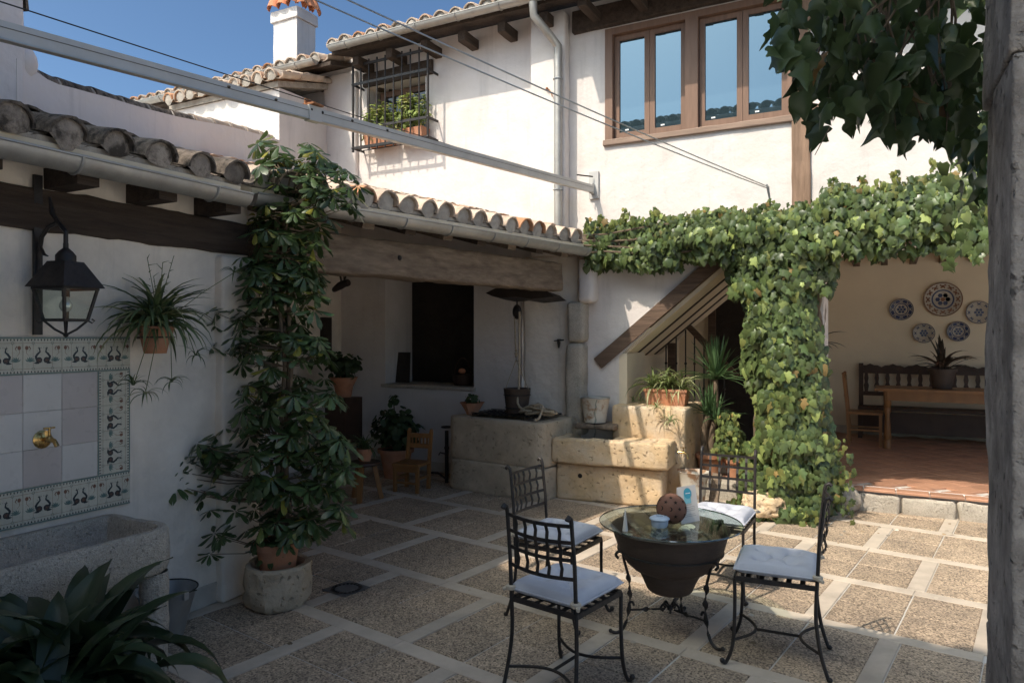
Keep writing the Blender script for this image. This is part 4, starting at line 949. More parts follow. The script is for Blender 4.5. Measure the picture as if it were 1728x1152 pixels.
# ---- variegated umbrella plant in terracotta pot inside a hollowed stone
mort = thing('stone_mortar', 'round hollowed pale stone holding the terracotta pot of the climbing umbrella plant', 'stone planter', (-3.42, 3.25, 0))
pcx, pcy = -3.42, 3.27
mb = MB().lathe([(0.001, 0.0), (0.17, 0.0), (0.19, 0.02), (0.20, 0.06), (0.202, 0.10), (0.204, 0.15), (0.204, 0.20), (0.205, 0.25), (0.195, 0.268), (0.165, 0.265), (0.155, 0.24), (0.15, 0.12), (0.001, 0.11)], 56, (pcx, pcy, 0))
mb.v = [tuple(Vector(v) + (Vector(v) - Vector((pcx, pcy, v[2]))) * (noise.noise(Vector(v) * 8) * 0.13 + noise.noise(Vector(v) * 22) * 0.09)) for v in mb.v]
mb.build('bowl', stone_w, mort, True)
ump = thing('umbrella_plant', 'tall variegated umbrella plant climbing from its terracotta pot up to the gutter', 'plant', (pcx, pcy, 0.12))
pot(ump, (pcx, pcy, 0.12), 0.135, 0.28)
TD = at(470, 600, 1)
clus = []
def band(px0, px1, py0, py1, n, d0=4.35, d1=4.9):
    for _ in range(n): clus.append(at(rnd(px0, px1), rnd(py0, py1), rnd(d0, d1)))
band(430, 545, 240, 330, 40, 4.45, 5.0); band(520, 605, 275, 350, 26, 4.4, 4.8); band(430, 560, 320, 400, 40, 4.4, 4.9); band(425, 545, 390, 480, 38, 4.5, 4.9)
band(405, 535, 430, 570, 66, 4.4, 4.85); band(350, 420, 510, 610, 18, 4.5, 4.7); band(385, 555, 560, 660, 44, 4.35, 4.85); band(400, 575, 650, 750, 58, 4.3, 4.85)
band(400, 590, 740, 830, 60, 4.3, 4.85); band(400, 550, 820, 900, 34, 4.3, 4.8); band(430, 520, 890, 930, 10, 4.3, 4.6); band(280, 375, 745, 835, 26, 4.3, 4.5); band(270, 300, 800, 820, 2, 4.3, 4.4); band(350, 400, 840, 940, 6, 4.3, 4.45)
band(560, 590, 850, 885, 5, 4.3, 4.5); band(365, 395, 715, 735, 2, 4.5, 4.6); band(345, 375, 520, 545, 2, 4.45, 4.5)
sch_me = [leaf_mesh('leaf', sch_m, OBO, [0.02, 0.45, 0.8], 0.25, 0.18, 1), leaf_mesh('leaf', sch_m, OBO, [0.02, 0.45, 0.8], 0.1, 0.35, 2), leaf_mesh('leaf', sch_m, OBO, [0.02, 0.45, 0.8], 0.4, 0.05, 3)]
tf = []; stems = MB()
spine = [Vector((pcx, pcy, 0.38)), Vector((pcx - .02, pcy + .02, 0.9)), Vector((pcx + .03, pcy + .03, 1.5)), at(470, 500, 4.65), at(465, 400, 4.7), at(490, 300, 4.7)]
for k, o_ in enumerate(((0, 0), (0.03, 0.02), (-.03, .03))): stems.tube([p + Vector((o_[0] * (1 + .5 * math.sin(i * 2 + k)), o_[1] * 2, 0)) for i, p in enumerate(spine)], [0.016, 0.014, 0.013, 0.011, 0.009, 0.006], 7)
toS = (-sd).normalized()
for c_ in clus:
    # nearest spine point slightly lower
    best = min(((c_ - (spine[i].lerp(spine[i + 1], u / 4))).length + abs(c_.z - 0.12 - spine[i].lerp(spine[i + 1], u / 4).z), i, u) for i in range(5) for u in range(5)); sp_ = spine[best[1]].lerp(spine[best[1] + 1], best[2] / 4)
    outd = (c_ - sp_); outd.z = max(outd.z, 0) * .5; outd = outd.normalized() if outd.length > .01 else Vector((1, 0, 0))
    ax = (outd * rnd(.2, .7) + Vector((rnd(-.3, .3), rnd(-.3, .3), rnd(.5, 1.0)))).normalized()
    if random.random() < 0.6: stems.tube([sp_, (sp_ + c_) / 2 + Vector((0, 0, -0.03)), c_], [0.004, 0.003, 0.0018], 5, cap=False)
    n = random.choice((7, 8, 8, 9)); a0 = rnd(0, 6.28); X = ax.orthogonal().normalized(); Y = ax.cross(X); S = rnd(0.075, 0.125)
    for i in range(n):
        a = a0 + 2 * math.pi * i / n; yd = X * math.cos(a) + Y * math.sin(a); dr_ = rnd(-0.15, 0.75); yd = (yd - ax * dr_ * .6 + Vector((0, 0, -0.25 * dr_))).normalized()
        tf.append((frame(c_ + yd * 0.012, yd, ax, S * rnd(.8, 1.1)), random.randrange(3)))
stems.build('stem', bark, ump, True); foliage(ump, sch_me, tf, limit=300)

# ---- aspidistra, lower left foreground
asp = thing('aspidistra', 'dark broad leaved aspidistra in the lower left corner in front of the sink', 'plant', (-2.62, 1.55, 0))
ac = gp(40, 1152, 0.0); ac = Vector((-2.78, 1.50, 0)); asp.location = ac
pot(asp, (ac.x, ac.y, 0.0), 0.18, 0.34, claym)
def lance(name, m, wid, curve, n=10, fold=0.12):
    vs = []; fs = []
    for i in range(n + 1):
        t = i / n; y, z = curve(t); wd = 0.012 + wid * math.sin(math.pi * max(0, (t - 0.12) / 0.88) ** 0.8) ** 0.9 * (1 if t > 0.12 else 0)
        if i == n: wd = 0.002
        for x in (-2, -1, 0, 1, 2): vs.append((x * wd / 4, y, z + abs(x) * wd * fold * .5 + 0.006 * math.sin(7 * t + x)))
    for i in range(n):
        for k in range(4): fs.append((i * 5 + k, i * 5 + k + 1, i * 5 + k + 6, i * 5 + k + 5))
    me = bpy.data.meshes.new(name); me.from_pydata(vs, [], fs); me.materials.append(m)
    me.polygons.foreach_set('use_smooth', [True] * len(fs)); me.update(); return me
asp_me = [lance('leaf', asp_m, 0.19, arch(88, -85)), lance('leaf', asp_m, 0.17, arch(70, -90)), lance('leaf', asp_m, 0.20, arch(82, -60)), lance('leaf', asp_m, 0.18, arch(88, 5)), lance('leaf', asp_m, 0.17, arch(60, -85))]
foliage(asp, asp_me, rosette((ac.x, ac.y, 0.32), 240, 0.54, 5, (-0.2, 0.25), 0.3, 0.22))

# ================================================================== IVY on the beam and the column
ivy = thing('wall_ivy', 'dense ivy running along the house front beam and down the column by the veranda', 'ivy', (-0.9, 7.1, 0))
IV = ivy_set(ivy_m) + ivy_set(ivy_tip)
tf = []
fc = Vector((-0.25, -0.95, 0.2))
def ivy_leaf(p, nrm, s, tip=0.0):
    nn = (nrm + Vector((rnd(-.9, .9), rnd(-.5, .5), rnd(-.5, .8)))).normalized(); yd = Vector((rnd(-.7, .7), rnd(-.35, .1), -1)); k = random.randrange(3) + (3 if random.random() < tip else 0)
    tf.append((frame(p, yd, nn, s), k))
def topz(x): return 2.90 + 0.07 * noise.noise(Vector((x * 1.7, 1, 0))) + 0.06 * noise.noise(Vector((x * 6, 4, 0))) + (0.12 if x > -0.55 else 0.0)
def botz(x): return 2.42 + 0.07 * noise.noise(Vector((x * 2.1, 7, 0))) + 0.07 * noise.noise(Vector((x * 7, 9, 0))) - (0.0)
for i in range(4300):
    x = rnd(-2.93, 1.25); zt, zb = topz(x), botz(x); u = random.random(); z = zb + (zt - zb) * u; bulge = (0.30 + 0.22 * math.sin(math.pi * (0.15 + 0.7 * u))) * (0.62 if x < -2.35 else 0.62 + 0.38 * min(1, (x + 2.35) / 0.9)) + 0.10 * noise.noise(Vector((x * 5, z * 5, 0)))
    e = min(1, (x + 2.98) / 0.12); dep = (rnd(0, 1) ** 1.5) * 0.26
    p = Vector((x, DF - 0.0 - bulge * e + dep, z)); ivy_leaf(p, Vector((-.15, -1, 0.5 + u * 0.5)), rnd(0.045, 0.105) * (0.7 if u > .9 else 1), 0.5 if u > 0.93 else 0.03)
for i in range(500):  # top face
    x = rnd(-2.9, 1.25); ivy_leaf(Vector((x, rnd(DF - 0.38, DF - 0.03), topz(x) + rnd(-.04, .05))), Vector((0, -.4, 1)), rnd(.05, .085), 0.45)
for x in (-2.72, -2.45, -2.15, -1.7, -1.35, -1.0, -0.45, -.2, .05, .35, .6, .75): # upright shoots
    h = rnd(.06, .17) * (1.3 if x > -.5 else .8); b = Vector((x, DF - .2, topz(x)))
    for k in range(16): ivy_leaf(b + Vector((rnd(-.03, .03), rnd(-.03, .03), h * k / 16)), Vector((rnd(-1, 1), -.8, .6)), rnd(.035, .06), 0.5)
def cw(z):  # column half width and centre
    return 0.355 + 0.09 * noise.noise(Vector((0, 3, z * 1.6))) + (0.07 if z < 0.7 else 0.0) + (0.12 if z > 2.1 else 0) - (0.03 if 1.5 < z < 2.1 else 0), -0.885 + 0.04 * math.sin(z * 2.2) - (0.05 if z < .7 else 0) + (0.04 if z < 1.2 else 0)
for i in range(4800):
    z = rnd(0.02, 2.55); hw, cx = cw(z); u = rnd(-1, 1); x = cx + u * hw
    bul = (0.16 + 0.34 * math.sqrt(max(0, 1 - u * u)) + 0.11 * noise.noise(Vector((x * 5, z * 5, 5)))) * (1.15 if z < .5 else 1); dep = (rnd(0, 1) ** 1.5) * 0.26
    ivy_leaf(Vector((x, DF - bul + dep, z)), Vector((u * 1.1, -1, 0.35)), rnd(0.045, 0.12), 0.07)
for i in range(160):
    a = rnd(0, 1); x = -1.38 + rnd(-.12, .1); z = rnd(.5, .95); ivy_leaf(Vector((x, DF - rnd(.1, .4), z)), Vector((-.6, -1, .4)), rnd(.04, .07), .35)
for i in range(110):
    x = -0.42 + rnd(-.1, .14); z = rnd(.12, .8) ; ivy_leaf(Vector((x, DF - rnd(.05, .35), z - max(0, x + .42) * .8)), Vector((.6, -1, .4)), rnd(.04, .075), .35)
for i in range(120):
    x = rnd(-1.35, -.5); ivy_leaf(Vector((x, rnd(6.75, 7.0), rnd(.01, .16))), Vector((0, -.6, 1)), rnd(.04, .08), .3)
MB().rough(-1.17, -0.56, DF - 0.10, DF + 0.3, 0, 2.5, 0.02, 0.03, 0.1, 4).build('overgrown_pier', bark, ivy, True)
st_ = MB()
for k in range(9):
    xb = -0.93 + rnd(-.25, .25); st_.tube([(xb + .05 * math.sin(z * 3 + k), DF - 0.17 - .03 * math.sin(z * 5 + k), z) for z in np.linspace(0, 2.5, 12)], rnd(.008, .02), 6)
for k in range(4): st_.tube([(x, DF - .3 + .03 * math.sin(x * 5 + k), 2.55 + .08 * k + .03 * math.sin(x * 4 + k)) for x in np.linspace(-2.9, 1.3, 16)], .01, 5)
st_.build('vine_stem', bark, ivy, True)
foliage(ivy, IV, tf)

# ---- ivy close to the camera hanging over the pillar
pil = thing('stone_pillar', 'rough weathered grey stone pillar close by at the right edge', 'pillar', (0.45, 1.9, 0))
MB().rough(0.205, 0.66, 1.62, 2.03, -0.01, 1.02, 0.007, 0.008, 0.03, 5, seed=1).build('stone_block', pillar_m, pil, True)
MB().rough(0.205, 0.66, 1.62, 2.03, 1.022, 2.232, 0.007, 0.008, 0.03, 5, seed=4).build('stone_block', pillar_m, pil, True)
MB().rough(0.20, 0.66, 1.62, 2.03, 2.234, 3.1, 0.007, 0.008, 0.03, 5, seed=7).build('stone_block', pillar_m, pil, True)
near = thing('hanging_ivy', 'dark backlit ivy hanging down close overhead beside the stone pillar', 'ivy', (0.0, 2.1, 2.5))
NIV = [(0.10, -0.10), (0.24, -0.14), (0.38, -0.06), (0.42, 0.06), (0.36, 0.16), (0.40, 0.26), (0.56, 0.40), (0.50, 0.47), (0.32, 0.50), (0.22, 0.60), (0.14, 0.80), (0.02, 1.0)]
NIV2 = [(0.12, -0.08), (0.3, -0.08), (0.44, 0.08), (0.47, 0.25), (0.40, 0.42), (0.28, 0.58), (0.16, 0.78), (0.02, 1.0)]
MID = [0, 0.15, 0.3, 0.45, 0.6, 0.8]
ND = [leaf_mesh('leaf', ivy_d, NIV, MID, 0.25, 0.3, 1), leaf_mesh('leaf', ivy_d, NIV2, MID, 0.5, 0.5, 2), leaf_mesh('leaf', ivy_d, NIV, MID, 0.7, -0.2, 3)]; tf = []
def nearband(px0, px1, py0, py1, n, d0, d1, s0=.045, s1=.085):
    for _ in range(n):
        p = at(rnd(px0, px1), rnd(py0, py1), rnd(d0, d1)); nn = Vector((rnd(-1, .9), rnd(-1, .2), rnd(-.5, .9))).normalized(); tf.append((frame(p, Vector((rnd(-.6, .6), rnd(-.3, .3), -1)), nn, rnd(s0, s1)), random.randrange(3)))
nearband(1310, 1700, -260, 40, 200, 1.7, 2.5); nearband(1325, 1640, 20, 120, 80, 1.7, 2.3); nearband(1345, 1640, 90, 175, 90, 1.75, 2.3); nearband(1420, 1640, 150, 210, 50, 1.8, 2.3); nearband(1305, 1340, 0, 100, 14, 1.7, 1.9)
nearband(1380, 1640, -20, 130, 70, 2.0, 2.6, .06, .10)
nearband(1590, 1690, 40, 250, 60, 1.9, 2.4); nearband(1625, 1690, 230, 330, 14, 2.0, 2.4); nearband(1500, 1680, 190, 240, 16, 1.9, 2.3); nearband(1355, 1400, 170, 225, 5, 1.75, 1.9, .05, .07)
br = MB()
for k in range(26):
    a = at(rnd(1350, 1640), rnd(-200, -40), rnd(1.9, 2.2)); b = at(rnd(1330, 1620), rnd(120, 230), 1.95); br.tube([a, a.lerp(b, .5) + Vector((rnd(-.05, .05), rnd(-.05, .05), .04)), b], [.005, .004, .0015], 5)
br.tube([at(1400, 215, 1.8), at(1375, 262, 1.8)], [.002, .001], 4)
br.tube([Vector((-.6, 2.2, 3.02)), Vector((0.7, 2.1, 3.0))], .02, 7)
br.build('vine_stem', bark, near, True)
foliage(near, ND, tf, limit=300)
# beam from the pillar to the house with its own ivy
ib = thing('pergola_ivy', 'sunlit ivy trailing along the pergola beam between pillar and house front, upper right', 'ivy', (0.42, 4.5, 2.9)); tf = []
IL = ivy_set(ivy_m) + ivy_set(ivy_tip)
MB().beam((0.55, 2.1, 2.9), (1.35, 7.3, 2.9), 0.13, 0.16).build('pergola_beam', beam_x, ib)
def pband(px0, px1, py0, py1, n, d0, d1, s0=.05, s1=.085, tip=.12):
    for _ in range(n):
        p = at(rnd(px0, px1), rnd(py0, py1), rnd(d0, d1)); nn = Vector((rnd(-.9, .3), rnd(-1, -.2), rnd(-.1, .9))).normalized(); tf.append((frame(p, Vector((rnd(-.7, .7), rnd(-.3, .3), -1)), nn, rnd(s0, s1)), random.randrange(3) + (3 if random.random() < tip else 0)))
pband(1625, 1680, 180, 330, 60, 3.2, 4.5); pband(1590, 1675, 245, 320, 14, 3.2, 4.5); pband(1615, 1680, 320, 430, 50, 4.0, 6.0, .06, .1, .05); pband(1580, 1680, 400, 450, 7, 3.8, 5.0, .06, .1, 0)
foliage(ib, IL, tf, limit=150)

# ================================================================== WELL
well = thing('stone_well', 'square pale stone well curb with iron grille top inside the porch end', 'well', (-3.6, 6.9, 0))
def wellblock(z0, z1, seed, inset=0.0):
    """four sided block following the plan of the curb"""
    P = [Vector((-4.336 + inset, 6.63 + inset, 0)), Vector((-3.10 - inset, 6.485 + inset, 0)), Vector((-2.98 - inset, 7.30, 0)), Vector((-4.24 + inset, 7.33, 0))]
    n = 14; mb = MB(); vs = []; per = []
    for i in range(4):
        for k in range(n): per.append(P[i].lerp(P[(i + 1) % 4], k / n))
    # round the corners
    m = len(per); sm = [sum((per[(i + j) % m] for j in (-1, 0, 1)), Vector()) / 3 for i in range(m)]
    c = sum(P, Vector()) / 4
    lv = [(0.985, z0), (1.0, z0 + 0.02)] + [(1.0, z0 + (z1 - z0) * k / 9) for k in range(1, 9)] + [(1.0, z1 - 0.03), (0.99, z1 - 0.008), (0.965, z1)] + [(0.85, z1 + .002), (0.70, z1)]
    for s, z in lv:
        for p in sm:
            q = c + (p - c) * s; q.z = z; e = noise.noise(q * 5 + Vector((seed, 0, 0))) * 0.016 + noise.noise(q * 14) * 0.007; vs.append(q + (p - c).normalized() * e + Vector((0, 0, e * .4)))
    fs = []
    for i in range(len(lv) - 1):
        for k in range(m): l = (k + 1) % m; fs.append((i * m + k, i * m + l, (i + 1) * m + l, (i + 1) * m + k))
    mb.add(vs, fs); return mb.build('curb_stone', stone_w, well, True)
wellblock(0.0, 0.335, 1); wellblock(0.342, 0.80, 2, 0.006)
MB().box(-4.05, -3.25, 6.75, 7.2, 0.5, 0.55).build('shaft_shade_sheet', shutter_m, well)  # dark sheet below the grille, colour stands in for the shaft's shade
gr = MB()
for k in range(11): x = -4.08 + 0.083 * k; gr.beam((x, 6.74, 0.822), (x + .03, 7.22, 0.822), 0.012, 0.012)
for k in range(6): y = 6.76 + 0.09 * k; gr.beam((-4.12, y + .03, 0.834), (-3.2, y - .03, 0.834), 0.02, 0.006)
gr.build('iron_grille', iron, well)
# lit warm patch is the same stone: bucket, rope, pulley
bk = onD(874, 693, 6.95); wb = bucket('well_bucket', 'dark wooden well bucket hanging by rope on the iron grille of the well', (bk.x, 6.93, 0.842), 0.118, 0.15, 0.27, claym, handle=False)
for z in (0.06, 0.2): MB().tube([(bk.x + (0.123 + z * .12) * math.cos(t), 6.93 + (0.123 + z * .12) * math.sin(t), 0.842 + z) for t in np.linspace(0, 2 * math.pi, 20)[:-1]], 0.006, 6, closed=True).build('hoop', iron, wb, True)
pl = thing('pulley_board', 'ragged dark board with the well pulley fixed high in the porch end', 'board', (bk.x, 6.93, 2.1))
a = onD(829, 497, 6.93); b = onD(944, 500, 6.93); top = [(829, 497), (845, 489), (868, 489), (885, 486), (915, 489), (932, 494), (944, 503), (925, 505), (905, 507), (880, 503), (858, 505), (840, 502)]
pp_ = [onD(x, y, 6.93) for x, y in top]
MB().prism([(p.x, p.z) for p in pp_][::-1], lambda p: (p[0], 6.80, p[1] + .01), lambda p: (p[0], 7.12, p[1] - 0.02)).build('board', shutter_m, pl)
MB().beam((bk.x, 6.95, 2.15), (bk.x, 6.95, 2.40), 0.05, 0.03).build('hanger', iron, pl)
pz = onD(877, 526, 6.93).z
MB().tube([(bk.x, 6.93, pz + 0.16), (bk.x, 6.93, pz + 0.06)], 0.01, 6).tube([(bk.x + 0.05 * math.cos(t), 6.93, pz + 0.075 * math.sin(t)) for t in np.linspace(0, 2 * math.pi, 17)[:-1]], 0.008, 6, closed=True).build('pulley_strap', iron, pl, True)
MB().sphere((bk.x, 6.93, pz - .0), 0.052, 14, 10, (1, 0.55, 1.35)).build('pulley_block', iron, pl, True)
rope = thing('well_rope', 'thick hemp rope running over the pulley and heaped in a coil on the well', 'rope', (bk.x + .2, 6.9, .85))
hk = onD(871, 604, 6.93)
MB().tube([(bk.x - 0.035, 6.93, pz), (hk.x - .006, 6.93, hk.z + 0.12), (hk.x, 6.93, hk.z + 0.05)], 0.009, 7).sphere((hk.x, 6.93, hk.z + 0.05), 0.022, 8, 6).sphere((hk.x, 6.93, hk.z + 0.085), 0.018, 8, 6).sphere((hk.x, 6.93, hk.z + 0.02), 0.016, 8, 6).build('hoist_rope', rope_m, rope, True)
MB().tube([(hk.x, 6.93, hk.z + 0.02), (hk.x, 6.93, hk.z - 0.02), (hk.x + .02, 6.93, hk.z - 0.04), (hk.x + .03, 6.93, hk.z - 0.015)], 0.004, 6).build('hook', iron, rope, True)
for s in (-1, 1): MB().tube([(hk.x, 6.93, hk.z - 0.02), (bk.x + s * 0.15, 6.93, 1.09)], 0.005, 6).build('sling', rope_m, rope)
rx = bk.x + 0.16
pth = [Vector((bk.x + 0.04, 6.91, pz)), Vector((bk.x + 0.055, 6.88, 1.5)), Vector((bk.x + 0.07, 6.84, 1.15)), Vector((bk.x + 0.10, 6.80, 0.92))]
rr = random.Random(5); cxr, cyr = bk.x + 0.30, 6.80
for k in range(60):
    a_ = k * 0.62; r_ = 0.10 + 0.055 * math.sin(k * 1.3) + rr.uniform(-.02, .02); pth.append(Vector((cxr + 1.25 * r_ * math.cos(a_) + .05 * math.sin(k * .23), cyr + 0.75 * r_ * math.sin(a_), 0.85 + 0.0018 * k * (1 - abs(math.cos(a_)) * .5) + 0.012 * (k % 3))))
pth += [Vector((cxr + .12, 6.62, .84)), Vector((-3.2, 6.52, .83)), Vector((-3.14, 6.46, .76)), Vector((-3.10, 6.43, .5)), Vector((-3.06, 6.42, .2))][:2]
def spline(P, n=5):
    out = []
    for i in range(len(P) - 1):
        p0, p1, p2, p3 = P[max(0, i - 1)], P[i], P[i + 1], P[min(len(P) - 1, i + 2)]
        for k in range(n):
            t = k / n; out.append(0.5 * ((2 * p1) + (p2 - p0) * t + (2 * p0 - 5 * p1 + 4 * p2 - p3) * t * t + (3 * p1 - p0 - 3 * p2 + p3) * t ** 3))
    return out + [P[-1]]
MB().tube(spline(pth, 4), 0.0125, 7).build('coil', rope_m, rope, True)
# bowl planter on the well
bp = thing('terracotta_bowl', 'terracotta bowl with a small succulent on the left corner of the well', 'planter', (-4.13, 6.85, 0.805))
o = onD(797, 690, 6.85); bp.location = (o.x, 6.85, 0.802)
MB().lathe([(0.001, 0), (0.06, 0), (0.085, 0.05), (0.135, 0.13), (0.15, 0.14), (0.125, 0.135), (0.08, 0.08), (0.001, 0.08)], 8, (o.x, 6.85, 0.802)).build('bowl', terra, bp)
foliage(bp, [leaf_mesh('leaf', ger_m, ROUND, [0.02, .4, .8], .1, .2, 1)], [(M, 0) for M, _ in blob((o.x, 6.85, 0.98), (.09, .08, .07), 60, .045, 1)], limit=60)
# iron hook figure on the wall, right of the rope
hf = thing('wall_hook', 'small rusty iron wall fitting on the plaster right of the well rope', 'hook', onD(943, 580, DF - .06))
q = onD(943, 578, DF - 0.1); MB().tube([q + Vector((0, .06, .03)), q + Vector((0, -.02, .03)), q, q + Vector((.0, 0, -.06))], [.012, .014, .02, .008], 7).tube([q + Vector((-.06, 0, .02)), q + Vector((.06, 0, .03))], [.006, .009], 6).build('fitting', iron_l, hf, True)

# ================================================================== TROUGH with spout bucket
tr = thing('stone_trough', 'sunlit ochre stone water trough of two courses with a higher block behind', 'trough', (-2.4, 7.0, 0))
def tb(x0, x1, y0, y1, z0, z1, seed, bev=.03, amp=.012, rot=0.085, m=stone_y, nm='trough_stone'):
    M = Matrix.Translation((-3.02, 6.72, 0)) @ Matrix.Rotation(rot, 4, 'Z') @ Matrix.Translation((3.02, -6.72, 0)); return MB().rough(x0, x1, y0, y1, z0, z1, bev, amp, 0.045, 6, M=M, seed=seed).build(nm, m, tr, True)
tb(-3.05, -1.95, 6.72, 7.2, 0, 0.375, 1)
# upper course as a real basin: front slab, ends, floor
tb(-3.08, -1.88, 6.64, 6.76, 0.385, 0.645, 2); tb(-2.05, -1.88, 6.765, 7.16, 0.385, 0.64, 4, amp=.008); tb(-3.08, -2.98, 6.765, 7.3, 0.385, 0.64, 5, amp=.006); tb(-2.98, -2.06, 6.77, 7.2, 0.37, 0.5, 6, amp=.005)
tb(-2.50, -2.05, 6.765, 7.14, 0.505, 0.63, 14, amp=.006)
MB().box(-2.97, -2.5, 6.79, 7.14, 0.54, 0.575).build('water', water_m, tr)
MB().rough(-2.60, -1.82, 7.14, 7.95, 0.0, 0.955, 0.03, 0.012, 0.06, 6, seed=9).build('back_block', stone_y, tr, True)
MB().lathe([(0.001, 0.0), (0.02, 0.0), (0.024, -0.003)], 12, M=Matrix.Translation((-2.79, 6.728, 0.26)) @ Matrix.Rotation(R(90), 4, 'X') ).build('hole_shade_disc', shutter_m, tr)  # flat dark disc, the shade inside the hole is its colour
shf = thing('wooden_shelf', 'worn wooden shelf slab under the enamel bucket over the trough', 'shelf', (-2.85, 7.1, .7))
sa = onD(1005, 728, 7.1)
MB().rough(sa.x - 0.20, sa.x + 0.24, 7.0, 7.33, 0.70, 0.76, 0.02, 0.012, 0.06, 6).build('board', beam_w, shf, True)
eb = bucket('enamel_bucket', 'rust streaked white bucket pouring water into the stone trough', (sa.x - 0.015, 7.13, 0.765), 0.115, 0.155, 0.265, bucket_w, handle=False)
MB().tube([(sa.x - 0.015 + 0.157 * math.cos(t), 7.13 + 0.157 * math.sin(t), 1.028 + (0.012 if math.sin(t) < -0.9 else 0)) for t in np.linspace(0, 2 * math.pi, 29)[:-1]], 0.007, 6, closed=True).build('rim', galv, eb, True)
MB().lathe([(0.001, 0.24), (0.146, 0.24)], 24, (sa.x - .015, 7.13, .765)).build('water', water_m, eb)
ws = MB(); wx = sa.x + 0.06
wp = [(wx, 6.99, 1.02), (wx, 6.955, 0.99)] + [(wx + .006 * math.sin(k * 1.1), 6.94 - .001 * k + .005 * math.cos(k), 0.97 - k * 0.0215) for k in range(19)]
ws.tube(wp, [0.006] * 2 + [0.0075 + 0.0035 * math.sin(k * 1.9) for k in range(19)], 7).build('water_stream', water_m, eb, True)
# planter box with spider plant on the back block
pb = onD(1126, 665, 7.45)
pt_ = thing('spider_plant_box', 'bright striped spider plant in an oblong terracotta box on the trough block', 'planter', (pb.x, 7.45, 0.955))
MB().add([(pb.x - .20, 7.37, .955), (pb.x + .20, 7.37, .955), (pb.x + .20, 7.53, .955), (pb.x - .20, 7.53, .955), (pb.x - .225, 7.35, 1.12), (pb.x + .225, 7.35, 1.12), (pb.x + .225, 7.55, 1.12), (pb.x - .225, 7.55, 1.12)], [(0, 3, 2, 1), (4, 5, 6, 7), (0, 1, 5, 4), (1, 2, 6, 5), (2, 3, 7, 6), (3, 0, 4, 7)]).build('box', terra, pt_)
MB().box(pb.x - .235, pb.x + .235, 7.342, 7.348, 1.10, 1.128).build('rim', terra, pt_)
ms = spider_meshes(spider_m); tf = []
for k in range(5): tf += rosette((pb.x - .16 + .08 * k, 7.45, 1.12), 34, 0.33, 5, (-0.1, 0.3), 0.45, 0.02)
b1 = onD(1108, 688, 7.02); b2 = onD(1131, 712, 7.0)
for b in (b1, b2):
    MB().tube([(pb.x - .1, 7.38, 1.14), (b.x - .02, 7.12, 1.12), tuple(b)], 0.002, 5).build('runner', stem_g, pt_); tf += rosette(tuple(b), 22, 0.15, 5, (-.3, .2), .4, .005)
for k in range(3): tf += rosette((pb.x - .38 + .06 * k, 7.5, 0.97), 9, 0.14, 5, (-.1, .2), .4, .02)
foliage(pt_, ms, tf)
# white bucket and tap by the trough end
tp2 = thing('trough_tap', 'old brass tap on the right end of the stone trough', 'tap', onD(1160, 780, 7.0))
q = Vector((-1.845, 6.98, 0.54)); tp2.location = q
MB().tube([q, q + Vector((.06, 0, .0)), q + Vector((.09, 0, -.02)), q + Vector((.095, 0, -.06))], [.012, .014, .012, .011], 8).tube([q + Vector((.05, 0, .0)), q + Vector((.05, 0, .045))], .006, 6).tube([q + Vector((.02, 0, .045)), q + Vector((.08, 0, .05))], .005, 6).build('body', brass, tp2, True)
bucket('pale_bucket', 'pale tall bucket standing under the tap at the end of the stone trough', (-1.70, 7.0, 0), 0.10, 0.145, 0.36, bucket_w)
sg = thing('wooden_crate_board', 'small weathered board leaning beside the pale bucket', 'board', (-1.5, 7.1, 0)); MB().beam((-1.53, 7.08, 0), (-1.50, 7.16, 0.33), 0.10, 0.02).build('board', beam_w, sg)

# yucca and its pot, second pot in shadow
yc = thing('yucca', 'two headed yucca with spiky green crowns in a terracotta pot behind the trough', 'plant', (-1.6, 7.66, 0.19))
yb = Vector((-1.98, 7.66, 0.19)); q = onD(1198, 780, 7.66); yb.x = q.x; yc.location = yb
pot(yc, tuple(yb), 0.145, 0.25)
t1 = onD(1208, 640, 7.66); t2 = onD(1200, 700, 7.62)
MB().tube(spline([yb + Vector((0.0, 0, .2)), yb + Vector((.03, 0, .5)), Vector((t1.x, 7.66, 0.9)), Vector((t1.x, 7.66, t1.z))]), [.04, .038, .036, .034, .033, .032, .031, .03, .03, .028, .027, .027, .026, .026, .025, .025][:16], 9).build('trunk', bark, yc, True)
MB().tube(spline([yb + Vector((-.03, -.03, .2)), yb + Vector((-.06, -.03, .45)), Vector((t2.x - .03, 7.63, t2.z))]), .035, 9).build('trunk', bark, yc, True)
ym = [blade_mesh('leaf', yuc_m, 0.07, arch(70, 55), 5, .25, 1.6), blade_mesh('leaf', yuc_m, 0.065, arch(40, 15), 5, .25, 1.6), blade_mesh('leaf', yuc_m, 0.075, arch(15, -25), 5, .25, 1.6), blade_mesh('leaf', yuc_m, .06, arch(85, 80), 5, .25, 1.6)]
foliage(yc, ym, rosette((t1.x, 7.66, t1.z), 80, 0.46, 4, (-.1, .3), .25, .03) + rosette((t2.x - .03, 7.62, t2.z), 50, 0.34, 4, (-.1, .4), .3, .03) + rosette((t2.x + .06, 7.58, t2.z - .05), 25, 0.3, 4, (-.1, .4), .3, .03))
p2 = onD(1240, 775, 7.75); fp = thing('shaded_pot', 'terracotta pot of small foliage half hidden behind the left edge of the ivy column', 'plant', (p2.x, 7.75, .19))
pot(fp, (p2.x, 7.75, .19), .11, .2); foliage(fp, [leaf_mesh('leaf', ger_m, ROUND, [0.02, .4, .8], .1, .2, 4)], [(M, 0) for M, _ in blob((p2.x, 7.75, .55), (.14, .12, .2), 120, .06, 1, .2)], limit=120)
